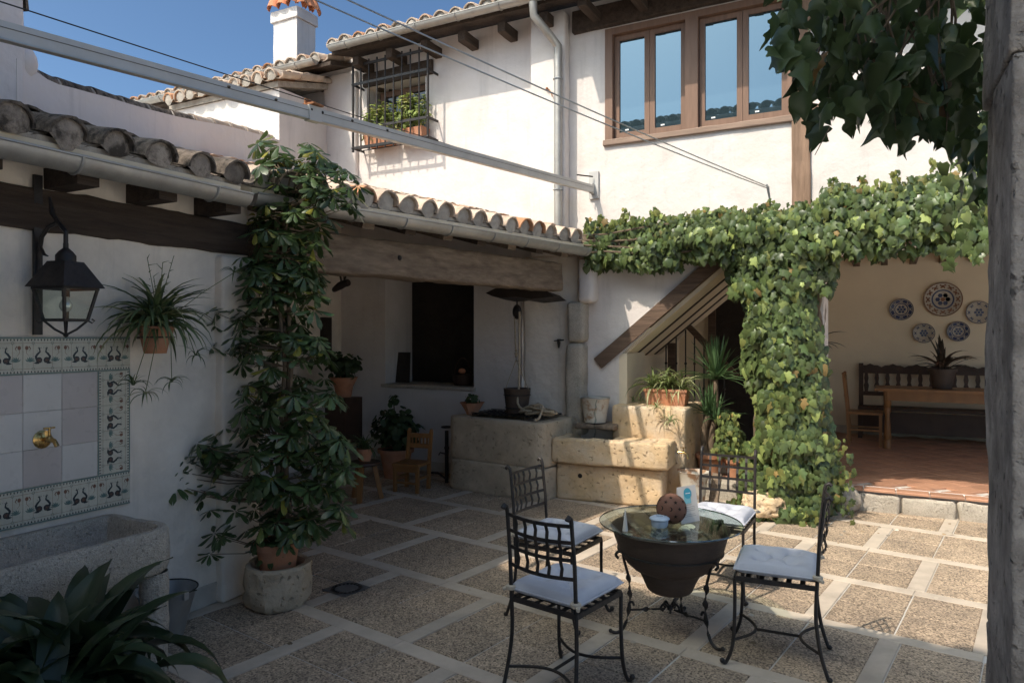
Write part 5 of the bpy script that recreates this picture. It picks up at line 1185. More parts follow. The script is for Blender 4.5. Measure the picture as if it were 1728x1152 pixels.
# lumpy rocks at the foot of the ivy
def rock(c, r, sc, name, lab, m, seed, holes=True):
    bm = bmesh.new(); bmesh.ops.create_icosphere(bm, subdivisions=5, radius=1)
    for v in bm.verts:
        q = v.co.copy(); d = 1 + .22 * noise.noise(q * 1.6 + Vector((seed, 0, 0))) + .10 * noise.noise(q * 4 + Vector((seed, 2, 0)))
        if holes: d -= .28 * max(0, noise.noise(q * 3.2 + Vector((9, seed, 0))) - .12)
        d += .03 * noise.noise(q * 11); v.co = Vector((q.x * sc[0], q.y * sc[1], q.z * sc[2])) * d * r + Vector(c)
    mb = MB(); mb.frombm(bm); bm.free(); t = mb.build(name, m, None, True); return t
r1 = rock((-1.02, 6.88, .135), .19, (1.15, .8, .78), 'gnarled_rock', '', stone_y, 3); tag(r1, 'gnarled hollowed ochre rock lying at the foot of the ivy column', 'rock')
r2 = rock((-.37, 7.55, .12), .13, (1, .8, 1.1), 'smooth_rock', '', stone_g, 8, False); tag(r2, 'small rounded rock at the corner of the veranda step', 'rock')

# ================================================================== PORCH FURNITURE
def leg_(mb, a, b, w=0.035): return mb.beam(a, b, w, w)
pc_ = thing('small_wooden_chair', 'small low wooden chair standing in the shade left of the well', 'chair', (-4.62, 6.35, 0), R(8))
def child_chair(t, W_, D_, SH, BH, m, slats=3):
    o = org(t)
    def B(nm, *a): mb = MB(); [mb.box(*q) for q in a]; ob = mb.mesh(nm, m); x = bpy.data.objects.new(nm, ob); col.objects.link(x); x.parent = t; return x
    w2, d2 = W_ / 2, D_ / 2
    for sx in (-1, 1):
        B('leg', (sx * w2 - .018, sx * w2 + .018, -d2 - .018, -d2 + .018, 0, SH - .02)); x = MB(); x.beam((sx * w2, d2, 0), (sx * w2, d2 + .02, SH), .036, .036).beam((sx * w2, d2 + .02, SH), (sx * w2, d2 + .07, BH), .034, .034).sphere((sx * w2, d2 + .07, BH + .012), .022, 8, 6); ob = bpy.data.objects.new('back_post', x.mesh('back_post', m)); col.objects.link(ob); ob.parent = t
        B('stretcher', (sx * w2 - .01, sx * w2 + .01, -d2, d2, SH * .45, SH * .45 + .025))
    B('seat', (-w2 - .025, w2 + .025, -d2 - .03, d2 + .02, SH - .02, SH + .01)); B('apron', (-w2, w2, -d2 - .01, -d2 + .01, SH - .08, SH - .021)); B('stretcher', (-w2, w2, -d2 - .01, -d2 + .01, SH * .3, SH * .3 + .025))
    for z in np.linspace(SH + (BH - SH) * .42, BH - .07, 2): B('back_rail', (-w2 + .01, w2 - .01, d2 + .045, d2 + .065, z, z + .05))
    for k in range(slats): xx = -w2 + W_ * (k + 1) / (slats + 1); B('spindle', (xx - .009, xx + .009, d2 + .05, d2 + .062, SH + (BH - SH) * .42 + .05, BH - .07))
child_chair(pc_, 0.27, 0.26, 0.30, 0.62, chairwood, 5)
stl = thing('three_leg_stool', 'dark three legged wooden stool with a spider plant beside the umbrella plant', 'stool', (-4.85, 5.75, 0))
sc_ = gp(612, 845); sc_ = Vector((sc_.x - .02, sc_.y + .06, 0)); stl.location = sc_
MB().lathe([(.001, .36), (.15, .36), (.165, .375), (.16, .395), (.001, .40)], 20, tuple(sc_)).build('seat', benchwood, stl, True)
for k in range(3): a = R(-70 + 120 * k); leg_(MB(), sc_ + Vector((.09 * math.cos(a), .09 * math.sin(a), .37)), sc_ + Vector((.17 * math.cos(a), .17 * math.sin(a), 0)), .045).build('leg', chairwood, stl)
sp3 = thing('shade_spider_plant', 'spider plant in a terracotta pot on the three legged stool', 'plant', (sc_.x, sc_.y, .40))
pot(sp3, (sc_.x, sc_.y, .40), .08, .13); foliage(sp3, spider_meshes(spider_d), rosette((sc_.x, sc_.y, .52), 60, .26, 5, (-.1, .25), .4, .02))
std = thing('plant_stand', 'tall dark wooden stand in the back corner of the porch', 'stand', (-5.75, 6.5, 0)); q = onD(580, 800, 6.6); std.location = (q.x, 6.6, 0)
MB().box(q.x - .16, q.x + .16, 6.45, 6.75, .42, .95).build('cupboard', benchwood, std)
for sx in (-1, 1):
    for sy in (-1, 1): leg_(MB(), (q.x + sx * .13, 6.6 + sy * .11, .42), (q.x + sx * .17, 6.6 + sy * .14, 0), .05).build('leg', benchwood, std)
gp1 = thing('corner_potted_plant', 'leafy plant in a flared clay pot on the tall dark stand', 'plant', (q.x, 6.6, .95))
MB().lathe([(.001, 0), (.09, 0), (.11, .12), (.17, .24), (.15, .24), (.001, .2)], 24, (q.x, 6.6, .952)).build('pot', terra, gp1, True)
GM = [leaf_mesh('leaf', ger_m, ROUND, [0.02, .4, .8], .1, .2, 1), leaf_mesh('leaf', ger_m, ROUND, [0.02, .4, .8], .3, .1, 2)]
foliage(gp1, GM, blob((q.x, 6.6, 1.36), (.22, .2, .17), 170, .07, 2, .3), limit=170)
q = onD(668, 800, 6.85); gp2 = thing('big_geranium', 'large dark geranium in a terracotta pot behind the small wooden chair', 'plant', (q.x, 6.85, 0))
pot(gp2, (q.x, 6.85, 0), .20, .34); foliage(gp2, GM, blob((q.x, 6.85, .60), (.34, .25, .26), 420, .075, 2, .3) + blob((q.x + .0, 6.8, .93), (.07, .07, .08), 16, .06, 2, .3), limit=300)
MB().tube([(q.x, 6.85, .3), (q.x + .02, 6.83, .6), (q.x, 6.8, .93)], .008, 6).build('stem', bark, gp2)
# iron fire dog beside the well
q = Vector((-4.50, 6.86, 0)); fd = thing('iron_andiron', 'tall black iron fire dog with ring top standing against the left side of the well', 'andiron', tuple(q))
MB().tube([q, q + Vector((0, 0, .60))], .022, 8).sphere(tuple(q + Vector((0, 0, .4))), .03).build('shaft', iron, fd, True)
MB().tube([q + Vector((.06 * math.cos(t), .06 * math.sin(t), .64)) for t in np.linspace(0, 6.283, 17)[:-1]], .009, 6, closed=True).build('ring', iron, fd, True)
MB().tube([q + Vector((-.02, 0, .33)), q + Vector((-.09, 0, .34)), q + Vector((-.11, 0, .31))], .008, 6).build('side_hook', iron, fd, True)
MB().tube([q + Vector((0, -.02, .05)), q + Vector((-.12, 0, .1)), q + Vector((-.28, .05, .08)), q + Vector((-.30, .05, 0))], .014, 6).tube([q + Vector((-.28, .05, .08)), q + Vector((-.30, .05, .22)), q + Vector((-.26, .05, .25))], .012, 6).build('foot', iron, fd, True)
# leaning board and basket in the niche, notice board, antler rack
nb = thing('niche_board', 'dark rectangular board leaning against the left side of the wall niche', 'board', (-5.6, 7.6, 1.08)); a = onD(655, 642, 7.6); b = onD(690, 640, 7.6); tz = onD(655, 594, 7.6).z
MB().add([(a.x, 7.55, 1.075), (b.x, 7.62, 1.075), (b.x - .03, 7.68, tz), (a.x + .0, 7.61, tz), (a.x, 7.53, 1.075), (b.x, 7.60, 1.075), (b.x - .03, 7.66, tz), (a.x + .0, 7.59, tz)], [(0, 1, 2, 3), (7, 6, 5, 4), (0, 4, 5, 1), (1, 5, 6, 2), (2, 6, 7, 3), (3, 7, 4, 0)]).build('board', shutter_m, nb)
bs = thing('wicker_basket', 'dark wicker basket with round handle in the right corner of the wall niche', 'basket', (-4.6, 7.55, 1.075)); q = onD(781, 640, 7.55)
MB().lathe([(.001, 0), (.11, 0), (.14, .13), (.13, .13), (.001, .03)], 18, (q.x, 7.55, 1.075)).build('body', benchwood, bs, True)
MB().tube([(q.x - .12 * math.cos(t), 7.55, 1.19 + .22 * math.sin(t)) for t in np.linspace(0, math.pi, 14)], .008, 6).build('handle', benchwood, bs, True)
MB().sphere((q.x + .02, 7.5, 1.25), .04, 10, 8, (1.2, 1, .9)).build('lemon', blue_l if False else brick_cap, bs, True)
nt_ = thing('notice_board', 'black rectangular board hung on the porch side wall', 'board', (-6.48, 7.0, 1.6)); a = onW(542, 535, -6.49); b = onW(559, 537, -6.49); zb = onW(548, 600, -6.49).z
MB().box(-6.508, -6.48, a.y, b.y, zb, a.z).build('board', shutter_m, nt_)
an = thing('antler_rack', 'dark carved antler shaped rack hanging below the porch beam', 'rack', (-5, 6, 2.2)); q = onD(580, 480, 5.9); an.location = q
MB().tube(spline([q + Vector((-.15, 0, -.06)), q + Vector((-.02, 0, 0)), q + Vector((.07, 0, .02))]), [.02, .03, .035, .04, .045, .045, .04, .04, .04, .04, .035][:11], 8).tube(spline([q + Vector((.0, 0, .02)), q + Vector((.03, .0, .10)), q + Vector((.05, 0, .16))]), .012, 6).tube(spline([q + Vector((-.03, 0, .02)), q + Vector((-.06, .0, .11)), q + Vector((-.16, 0, .15))]), .012, 6).build('carved_head', shutter_m, an, True)
MB().tube([q + Vector((0, 0, .02)), q + Vector((0, 0, .28))], .004, 5).build('hanger', iron, an)
# drain grate
drain_m = mat('dull_drain_metal', (0.14, 0.135, 0.13), 0.6, 0.2, 20, 0.2, 80, 0.002, metallic=0.3)
dg = thing('floor_drain', 'square metal drain plate with round slotted grate in the shaded paving', 'drain', (-3.209, 3.674, 0)); q = Vector((-3.209, 3.674, 0))
Mq = Matrix.Translation(q) @ RZ9
MB().add([(-.115, -.115, .003), (.115, -.115, .003), (.115, .115, .003), (-.115, .115, .003)], [(0, 1, 2, 3)], Mq).build('plate', drain_m, dg)
mb = MB().lathe([(.001, .006), (.072, .006), (.075, .0035)], 24, tuple(q)).use(drain_m)
mb.mats = [drain_m]; mb.m = [0] * len(mb.f)
mb.use(iron)
for k in range(20): a = R(18 * k); mb.beam(q + Vector((.078 * math.cos(a), .078 * math.sin(a), .005)), q + Vector((.097 * math.cos(a), .097 * math.sin(a), .005)), .014, .004)
mb.build('grate', iron, dg); MB().lathe([(.0978, .0065), (.105, .0065)], 24, tuple(q)).build('grate_rim', iron_l, dg)

# ================================================================== VERANDA FURNITURE
VZ = 0.208
tbv = thing('pine_table', 'long varnished pine table with turned legs on the veranda', 'table', (1.0, 10.8, VZ))
l0 = onD(1476, 655, 10.7); 
MB().box(l0.x, l0.x + 2.3, 10.45, 11.15, .965, 1.0).build('tabletop', chairwood, tbv)
MB().box(l0.x + .12, l0.x + 2.18, 10.52, 10.545, .84, .964).box(l0.x + .12, l0.x + .145, 10.546, 11.06, .84, .964).build('apron', chairwood, tbv)
for x in (l0.x + .15, l0.x + 2.15):
    for y in (10.56, 11.04): MB().lathe([(.045, 0), (.045, .1), (.03, .12), (.045, .16), (.036, .3), (.028, .42), (.045, .5), (.03, .54), (.045, .56), (.045, .75)], 14, (x, y, VZ)).build('leg', chairwood, tbv, True)
vb = thing('carved_bench', 'dark carved bench with slatted back against the veranda wall', 'bench', (1.0, 11.7, VZ))
bx = onD(1449, 620, 11.75); W0 = bx.x; W1 = W0 + 2.4
MB().box(W0, W1, 11.45, 11.85, .62, .66).build('seat', benchwood, vb)
cr = [(W0, 1.13)] + [(W0 + (W1 - W0) * k / 48, 1.225 + .05 * abs(math.sin(k * math.pi / 6)) * (1 if k % 2 else .6)) for k in range(49)] + [(W1, 1.13)]
MB().prism(cr, lambda p: (p[0], 11.83, p[1]), lambda p: (p[0], 11.86, p[1])).build('crest_rail', benchwood, vb)
MB().box(W0, W1, 11.83, 11.86, .80, .86).build('lower_rail', benchwood, vb)
for k in range(17):
    x = W0 + .1 + k * .14; MB().prism([(x - .02, .86), (x + .02, .86), (x + .035, .95), (x + .02, 1.0), (x + .03, 1.06), (x + .02, 1.13), (x - .02, 1.13), (x - .03, 1.06), (x - .02, 1.0), (x - .035, .95)], lambda p: (p[0], 11.835, p[1]), lambda p: (p[0], 11.855, p[1])).build('slat', benchwood, vb)
for x in (W0 + .03, W1 - .03):
    for y in (11.47, 11.84): MB().box(x - .03, x + .03, y - .02, y + .02, VZ, (1.28 if y > 11.6 else .62)).build('leg', benchwood, vb)
MB().box(W0 + .06, W1 - .06, 11.47, 11.49, .3, .6).build('front_panel', benchwood, vb)
vch = thing('veranda_chair', 'varnished wooden chair at the left end of the veranda table', 'chair', (l0.x - .12, 10.85, VZ), R(90))
child_chair(vch, .38, .38, .44, .95, chairwood, 0)
q = onD(1590, 648, 10.8); cd = thing('cordyline', 'dark striped broad leaved plant in a black pot on the veranda table', 'plant', (q.x, 10.8, 1.0))
pot(cd, (q.x, 10.8, 1.001), .16, .26, claym)
dm_ = [blade_mesh('leaf', drac_m, .13, arch(60, -20), 6, .2, 1.4), blade_mesh('leaf', drac_m, .12, arch(30, -40), 6, .2, 1.4), blade_mesh('leaf', drac_m, .13, arch(80, 60), 6, .2, 1.4), blade_mesh('leaf', drac_m, .05, arch(40, 0), 6, .2, 1.4)]
foliage(cd, dm_, rosette((q.x, 10.8, 1.24), 42, .46, 4, (-.1, .25), .3, .04))
q = onW(1412, 575, -0.98); pk = thing('dark_palm', 'dark pointed leaves of a plant hung behind the ivy column edge in the veranda', 'plant', (-.9, 9.4, 1.4))
q = Vector((-0.80, 9.3, 1.55)); pk.location = q; MB().lathe([(.001, 0), (.09, 0), (.11, .16), (.001, .15)], 16, (q.x, q.y, q.z - .16)).build('pot', claym, pk, True); MB().box(-1.0, q.x, q.y - .01, q.y + .01, q.z - .18, q.z - .165).build('bracket', iron, pk)
foliage(pk, dm_, rosette(tuple(q), 24, .4, 3, (-.1, .2), .3, .02))
q = onD(1378, 500, 8.6); ln2 = thing('veranda_lantern', 'small dark lantern at the veranda opening half hidden by the ivy column', 'lantern', tuple(q))
MB().lathe([(.001, .13), (.02, .12), (.03, .09), (.10, .02), (.10, .01)], 4, tuple(q)).build('roof', iron, ln2)
MB().lathe([(.07, .01), (.045, -.2), (.001, -.2)], 4, tuple(q)).build('glass', glass_m, ln2)
for k in range(4): a = math.pi / 2 * k; MB().tube([q + Vector((.075 * math.cos(a), .075 * math.sin(a), .01)), q + Vector((.048 * math.cos(a), .048 * math.sin(a), -.2))], .006, 4).build('corner_bar', iron, ln2)
MB().box(-1.0, q.x, q.y - .008, q.y + .008, q.z + .15, q.z + .165).build('bracket', iron, ln2); MB().tube([q + Vector((0, 0, .12)), q + Vector((0, 0, .16))], .005, 5).build('hook', iron, ln2)
# painted plates
def plate(px, py, r, kind, lab):
    c = onD(px, py, 11.97); t = thing('painted_plate', lab, 'plate', (c.x, 11.985, c.z), 0, 'painted plates on the veranda wall')
    M = Matrix.Translation((c.x, 11.985, c.z)) @ Matrix.Rotation(R(90), 4, 'X')
    MB().lathe([(.001, .012), (r * .55, .012), (r * .62, .018), (r, .035), (r * 1.01, .030), (r * .6, 0)], 40, M=M).build('dish', plate_w, t, True)
    mb = MB(); mb.use(plate_r if kind == 1 else plate_b)
    def ring(r0, r1, z0, z1): mb.lathe([(r0, z0), (r1, z1)], 36, M=M)
    def zz(rr): return .0128 if rr < r * .55 else (.0188 + (rr - r * .62) / (r * .38) * .017)
    mb.use(plate_b if kind != 1 else plate_r); ring(r * .95, r, zz(r * .95) + .0006, zz(r) + .0006)
    if kind != 2: mb.use(plate_b); ring(r * .50, r * .58, .0132, .0150)
    mb.use(plate_b)
    if kind == 0: ring(r * .64, r * .90, zz(r * .64) + .0006, zz(r * .90) + .0006)
    nd = 12 if kind == 1 else 8
    mb.use(plate_r if kind == 1 else (plate_w if kind == 0 else plate_b))
    for k in range(nd):
        a = 2 * math.pi * k / nd; rr = r * .77; h_ = zz(rr) + .0014
        for da, dr__, s in ((0, 0, .085), (.14, .07, .05), (-.14, .07, .05), (.12, -.07, .045), (-.12, -.07, .045)):
            x, y = (rr + dr__ * r) * math.cos(a + da), (rr + dr__ * r) * math.sin(a + da); n = 7
            mb.add([(x + s * r * math.cos(2 * math.pi * j / n), y + s * r * math.sin(2 * math.pi * j / n), zz(math.hypot(x, y)) + .0016) for j in range(n)], [tuple(range(n))], M)
    mb.use(plate_b)
    for k in range(6 if kind != 1 else 8):
        a = 2 * math.pi * k / 6; s = r * .13; x, y = r * .26 * math.cos(a), r * .26 * math.sin(a); mb.add([(x + s * math.cos(2 * math.pi * j / 6), y + s * math.sin(2 * math.pi * j / 6), .0135) for j in range(6)], [tuple(range(6))], M)
    mb.use(plate_r if kind == 1 else plate_b); mb.add([(r * .12 * math.cos(2 * math.pi * j / 10), r * .12 * math.sin(2 * math.pi * j / 10), .0137) for j in range(10)], [tuple(range(10))], M)
    mb.build('painting', None, t, False)
plate(1591, 505, 0.245, 1, 'largest painted plate, rust red and blue, in the middle of the group')
plate(1521, 522, 0.159, 0, 'blue painted plate at the upper left of the large red one')
plate(1652, 527, 0.159, 2, 'blue painted plate at the right edge beside the stone pillar')
plate(1559, 562, 0.142, 2, 'small blue rimmed plate at the lower left under the large red one')
plate(1617, 559, 0.142, 0, 'small blue painted plate at the lower right under the large red one')

# ================================================================== WINDOW GRILLE AND FLOWER BOXES
gl = thing('window_grille', 'black iron cage grille over the small upper window', 'grille', (-5.5, 7.2, 4.1))
gx0, gx1, gy = -6.12, -4.95, DF - .22; zl = [4.11, 4.35, 4.93, 5.17]
for z in zl: MB().beam((gx0, gy, z), (gx1, gy, z), .016, .032).build('rail', iron, gl); [MB().beam((x, gy, z), (x, DF + .02, z), .012, .028).build('rail_return', iron, gl) for x in (gx0, gx1)]
for k in range(10):
    x = gx0 + (gx1 - gx0) * k / 9; r_ = .016 if k in (0, 9) else .0105; MB().tube([(x, gy - .0, 4.06 if r_ > .01 else 4.11), (x, gy, 5.22 if r_ > .01 else 5.17)], r_, 8).build('bar', iron, gl)
for x in (gx0, gx1):
    for z in zl: MB().sphere((x, gy, z), .022, 8, 6).build('knob', iron, gl, True)
for k in (1, 2): MB().beam((gx0, DF - .22 + .09 * k, 4.12), (gx1, DF - .22 + .09 * k, 4.12), .01, .01).build('floor_bar', iron, gl)
FM = [leaf_mesh('leaf', fern_m, IVY, [0, 0.35, 0.7], 0.3, 0.3, 1), leaf_mesh('leaf', fern_m, OBO, [0.02, .45, .8], .3, .2, 2)]
for k, (xa, xb) in enumerate(((-5.98, -5.56), (-5.50, -5.06))):
    t = thing('window_box', ('left' if k == 0 else 'right') + ' terracotta box with feathery green plant inside the window grille', 'planter', ((xa + xb) / 2, DF - .1, 4.13), 0, 'flower boxes behind the window grille')
    MB().add([(xa + .02, DF - .17, 4.128), (xb - .02, DF - .17, 4.128), (xb - .02, DF - .03, 4.128), (xa + .02, DF - .03, 4.128), (xa, DF - .19, 4.27), (xb, DF - .19, 4.27), (xb, DF - .01, 4.27), (xa, DF - .01, 4.27)], [(0, 3, 2, 1), (4, 5, 6, 7), (0, 1, 5, 4), (1, 2, 6, 5), (2, 3, 7, 6), (3, 0, 4, 7)]).build('box', terra, t)
    foliage(t, FM, blob(((xa + xb) / 2, DF - .10, 4.47 + .05 * k), (.28, .15, .24), 620, .06, 2, .2, .5, .2) + blob(((xa + xb) / 2 - .1, DF - .14, 4.3), (.2, .1, .12), 120, .05, 2, .2), limit=150)

# ================================================================== AWNING RAIL AND CABLES
rl = thing('awning_rail', 'long pale metal awning rail crossing the courtyard above the lean-to roof', 'rail', (-3, 5, 3.1))
ra0 = Vector((-3.40, 1.35, 2.99)); ra1 = Vector((-2.877, 7.26, 3.30)); dd = (ra1 - ra0).normalized()
ra0 = ra0 - dd * .8
MB().beam(ra0, ra1, .04, .082).build('rail_profile', alu, rl)
sv = dd.cross(Vector((0, 0, 1))).normalized()
MB().beam(ra0 + sv * .0215 + Vector((0, 0, -.036)), ra1 + sv * .0215 + Vector((0, 0, -.036)), .004, .007).build('lip', galv, rl); MB().beam(ra0 + sv * .0215 + Vector((0, 0, .012)), ra1 + sv * .0215 + Vector((0, 0, .012)), .003, .003).build('groove_shade', ink, rl)  # dark strip is raised, coloured as the shade of a groove
jt = ra0.lerp(ra1, .56)
q0 = onW(520, 200, -3.15)
# joint bracket where the rusty plate sits
tj = min((abs((lambda p: (864 + FPX * (CY * p.x + SY * p.y) / (-SY * p.x + CY * p.y)))(ra0.lerp(ra1, k / 200)) - 525), k / 200) for k in range(200))[1]
pj = ra0.lerp(ra1, tj)
MB().beam(pj - dd * .05 , pj + dd * .05 , .054, .094).build('joint_sleeve', alu, rl)
MB().box(pj.x - .05, pj.x + .05, pj.y - .045, pj.y + .045, pj.z + .05, pj.z + .062).box(pj.x - .045, pj.x - .035, pj.y - .03, pj.y + .03, pj.z + .063, pj.z + .10).build('rusty_plate', rust, rl)
for o in (-.62, -.3, .06, -.03, .32, .66):
    b = pj + dd * o + sv * .022 + Vector((0, 0, .02)); MB().sphere(tuple(b), .010, 8, 6).build('bolt', iron_l, rl, True)
MB().box(-2.93, -2.82, DF - .028, DF + .004, 3.20, 3.50).build('wall_plate', alu, rl)
MB().box(-2.90, -2.86, DF - .10, DF - .028, 3.25, 3.36).build('end_bracket', alu, rl)
def cable(name, lab, P, r, m=galv, sag=.02):
    a, b = Vector(P[0]), Vector(P[1]); n = 24; o = MB().tube([a.lerp(b, k / n) - Vector((0, 0, sag * 4 * (k / n) * (1 - k / n))) for k in range(n + 1)], r, 6).build(name, m, None, True); return tag(o, lab, 'cable', 'steel cables stretched over the courtyard')
br_ = onD(1296, 318, DF - .12)
cable('steel_cable', 'lower of the two steel cables running to the wall rod right of the window', (at(430, -45, 3.6), br_), .0055, sag=.03)
cable('steel_cable', 'upper of the two steel cables running to the wall rod right of the window', (at(500, -40, 3.4), br_ + Vector((.01, 0, .012))), .0055, sag=.02)
cable('thin_wire', 'thin wire with clips running along the awning rail', (ra0 + Vector((-.02, 0, .17)), onD(1000, 318, DF - .05)), .0035, iron_l, sag=.02)
rd = thing('wall_rod', 'slanted metal rod on the upper wall holding the two steel cables', 'rod', tuple(br_))
MB().tube([br_ + Vector((-.01, -.02, .04)), br_, br_ + Vector((.02, .08, -.2))], [.008, .014, .006], 8).build('rod', galv, rd, True)
hk2 = onD(927, 152, DF - .17); h2 = thing('wall_hook', 'little rusty hook on the pilaster beside the downpipe', 'hook', tuple(hk2)); MB().tube([hk2 + Vector((-.04, .03, .03)), hk2, hk2 + Vector((.03, -.0, -.05)), hk2 + Vector((.035, 0, -.08))], .006, 6).sphere(tuple(hk2 + Vector((-.03, 0, .02))), .016, 8, 6).build('hook', rust, h2, True)
MB().tube([(ra1.x, DF - .05, 3.44), (ra1.x - .1, DF - .25, 3.43)], .008, 6).build('turnbuckle', iron_l, rl)

# ================================================================== IRON CHAIRS
def arc(a, b, bow, n=8):
    a, b, bow = Vector(a), Vector(b), Vector(bow); return [a.lerp(b, k / n) + bow * math.sin(math.pi * k / n) for k in range(n + 1)]
SHT = .445
def iron_chair():
    t = thing('iron_chair', 'x', 'chair')
    w, d = .185, .195
    def add(nm, mb, m=iron, sm=True): ob = bpy.data.objects.new(nm, mb.mesh(nm, m, sm)); col.objects.link(ob); ob.parent = t; return ob
    for s in (-1, 1):
        P = spline([Vector((s * (w + .015), -d - .055, .006)), Vector((s * (w + .01), -d - .02, .12)), Vector((s * w, -d + .003, .28)), Vector((s * w, -d, SHT))], 5)
        mb = MB().tube(P, .0095, 8).sphere((s * (w + .016), -d - .06, .012), .013, 8, 6); add('leg', mb)
        P = [Vector((s * w, -d, SHT - .02)), Vector((s * w, -d - .012, .66)), Vector((s * (w - .002), -d - .035, .865))]
        mb = MB().tube(P, .0095, 8).tube([P[-1], P[-1] + Vector((0, -.006, .025)), P[-1] + Vector((0, -.022, .035)), P[-1] + Vector((0, -.034, .022))], [.010, .010, .011, .012], 8); add('back_post', mb)
        P = spline([Vector((s * (w + .03), d + .055, .018)), Vector((s * (w + .015), d + .04, .012)), Vector((s * (w + .005), d + .01, .10)), Vector((s * w, d, .26)), Vector((s * w, d, SHT))], 5)
        mb = MB().tube(P, .0095, 8).sphere((s * (w + .03), d + .058, .022), .014, 8, 6); add('leg', mb)
    fr = MB()
    for a, b in (((-w, -d), (w, -d)), ((w, -d), (w, d)), ((w, d), (-w, d)), ((-w, d), (-w, -d))): fr.beam((*a, SHT), (*b, SHT), .012, .024)
    add('seat_frame', fr, sm=False)
    for k in range(5): y = -d + .39 * (k + 1) / 6; add('seat_slat', MB().beam((-w, y, SHT + .008), (w, y, SHT + .008), .026, .004), sm=False)
    for k in range(4): x = -w + .37 * (k + 1) / 5; add('seat_slat', MB().beam((x, -d, SHT + .013), (x, d, SHT + .013), .022, .004), sm=False)
    def bk(z): return -d - .012 - .023 * max(0, (z - .66)) / .2
    for z, bow in ((.855, .03), (.78, .03), (.70, .03), (.615, .03)):
        add('lattice_bar', MB().tube(arc((-w, bk(z), z + .0), (w, bk(z), z), (0, -.03, -.005), 10), .012, 4, sx=1.0, sy=.22, up=(0, 0, 1)), sm=False)
    for k in range(5):
        x = -w + .37 * (k + 1) / 6; yb = -.03 * math.sin(math.pi * (k + 1) / 6); add('lattice_upright', MB().tube([(x, bk(z) + yb + (.005 if j % 2 else -.005), z - .005 * math.sin(math.pi * (k + 1) / 6)) for j, z in enumerate((.61, .655, .70, .74, .78, .82, .862))], .0115, 4, sx=.25, sy=1.0, up=(0, 1, 0)), sm=False)
    add('stretcher', MB().tube(arc((-w - .004, d + .012, .125), (w + .004, d + .012, .125), (0, -.10, .0), 10), .008, 6)); add('stretcher', MB().tube(arc((-w - .006, -d - .018, .125), (w + .006, -d - .018, .125), (0, .10, .0), 10), .008, 6)); add('stretcher', MB().tube([(0, -d + .08, .125), (0, d - .086, .125)], .008, 6))
    # tufted cushion
    n = 36; vs = []; fs = []; cw_, cd_ = .195, .20
    tu = [(-.075, -.075), (.075, -.075), (-.075, .075), (.075, .075), (0, 0)]
    for sgn in (1, -1):
        for i in range(n + 1):
            for j in range(n + 1):
                u, v = -1 + 2 * i / n, -1 + 2 * j / n; x = cw_ * u * (1 - .05 * (1 - v * v) * 0 - .04 * (1 - v * v) * abs(u)); y = cd_ * v * (1 - .04 * (1 - u * u) * abs(v))
                e = (1 - abs(u) ** 4) * (1 - abs(v) ** 4); h = .05 * e ** .30
                for tx, ty in tu: q = ((x - tx) ** 2 + (y - ty) ** 2); h -= .022 * math.exp(-q / .0004) + .036 * math.exp(-q / .0020)
                h -= .013 * math.exp(-((abs(x) - abs(y)) ** 2) / .00015) * (1 if max(abs(x), abs(y)) < .11 else .3)
                h += .003 * noise.noise(Vector((x * 22, y * 22, 3)))
                vs.append((x, y, SHT + .05 + sgn * max(h, .002) * (1 if sgn > 0 else .65)))
    m_ = (n + 1) ** 2
    for i in range(n):
        for j in range(n):
            a = i * (n + 1) + j; fs += [(a, a + n + 1, a + n + 2, a + 1), (m_ + a + 1, m_ + a + n + 2, m_ + a + n + 1, m_ + a)]
    cu = add('cushion', MB().add(vs, fs), cushion_m)
    edge = [(-cw_ + 2 * cw_ * k / 10, -cd_) for k in range(10)] + [(cw_, -cd_ + 2 * cd_ * k / 10) for k in range(10)] + [(cw_ - 2 * cw_ * k / 10, cd_) for k in range(10)] + [(-cw_, cd_ - 2 * cd_ * k / 10) for k in range(10)]
    pip = bpy.data.objects.new('piping', MB().tube([(x * .995, y * .995, SHT + .05) for x, y in edge], .0045, 6, closed=True).mesh('piping', cushion_m, True)); col.objects.link(pip); pip.parent = cu
    for s in (-1, 1):
        mb = MB().tube([(s * w + .016 * math.cos(a), -d - .004 + .016 * math.sin(a), SHT + .055) for a in np.linspace(0, 6.283, 13)[:-1]], .013, 6, closed=True, sy=.8).tube([(s * w + s * .015, -d - .01, SHT + .05), (s * w + s * .03, -d - .03, SHT + .045)], [.012, .009], 6)
        ob = bpy.data.objects.new('tie', mb.mesh('tie', tie_m, True)); col.objects.link(ob); ob.parent = t
    return t
def W2(X, Y): return (CY * X - SY * Y, SY * X + CY * Y)
def place(ch, X, Y, az, lab):
    x, y = W2(X, Y); ch.location = (x, y, 0); ch.rotation_euler.z = -R(az - YAW); ch['label'] = lab; ch['group'] = 'iron chairs around the glass table'
c1 = iron_chair()
labs = ['black iron chair nearest the camera with its lattice back turned to us', 'black iron chair right of the glass table seen from the side', 'black iron chair behind the nearest chair with sunlit lattice in front of the well', 'black iron chair behind the glass table facing us in full sun']
chs = [c1] + [copy_tree(c1) for _ in range(3)]
place(chs[0], .265, 3.42, 39, labs[0]); place(chs[1], 1.405, 3.755, -66, labs[1]); place(chs[2], .285, 4.32, 124, labs[2]); place(chs[3], 1.40, 4.76, 209, labs[3])

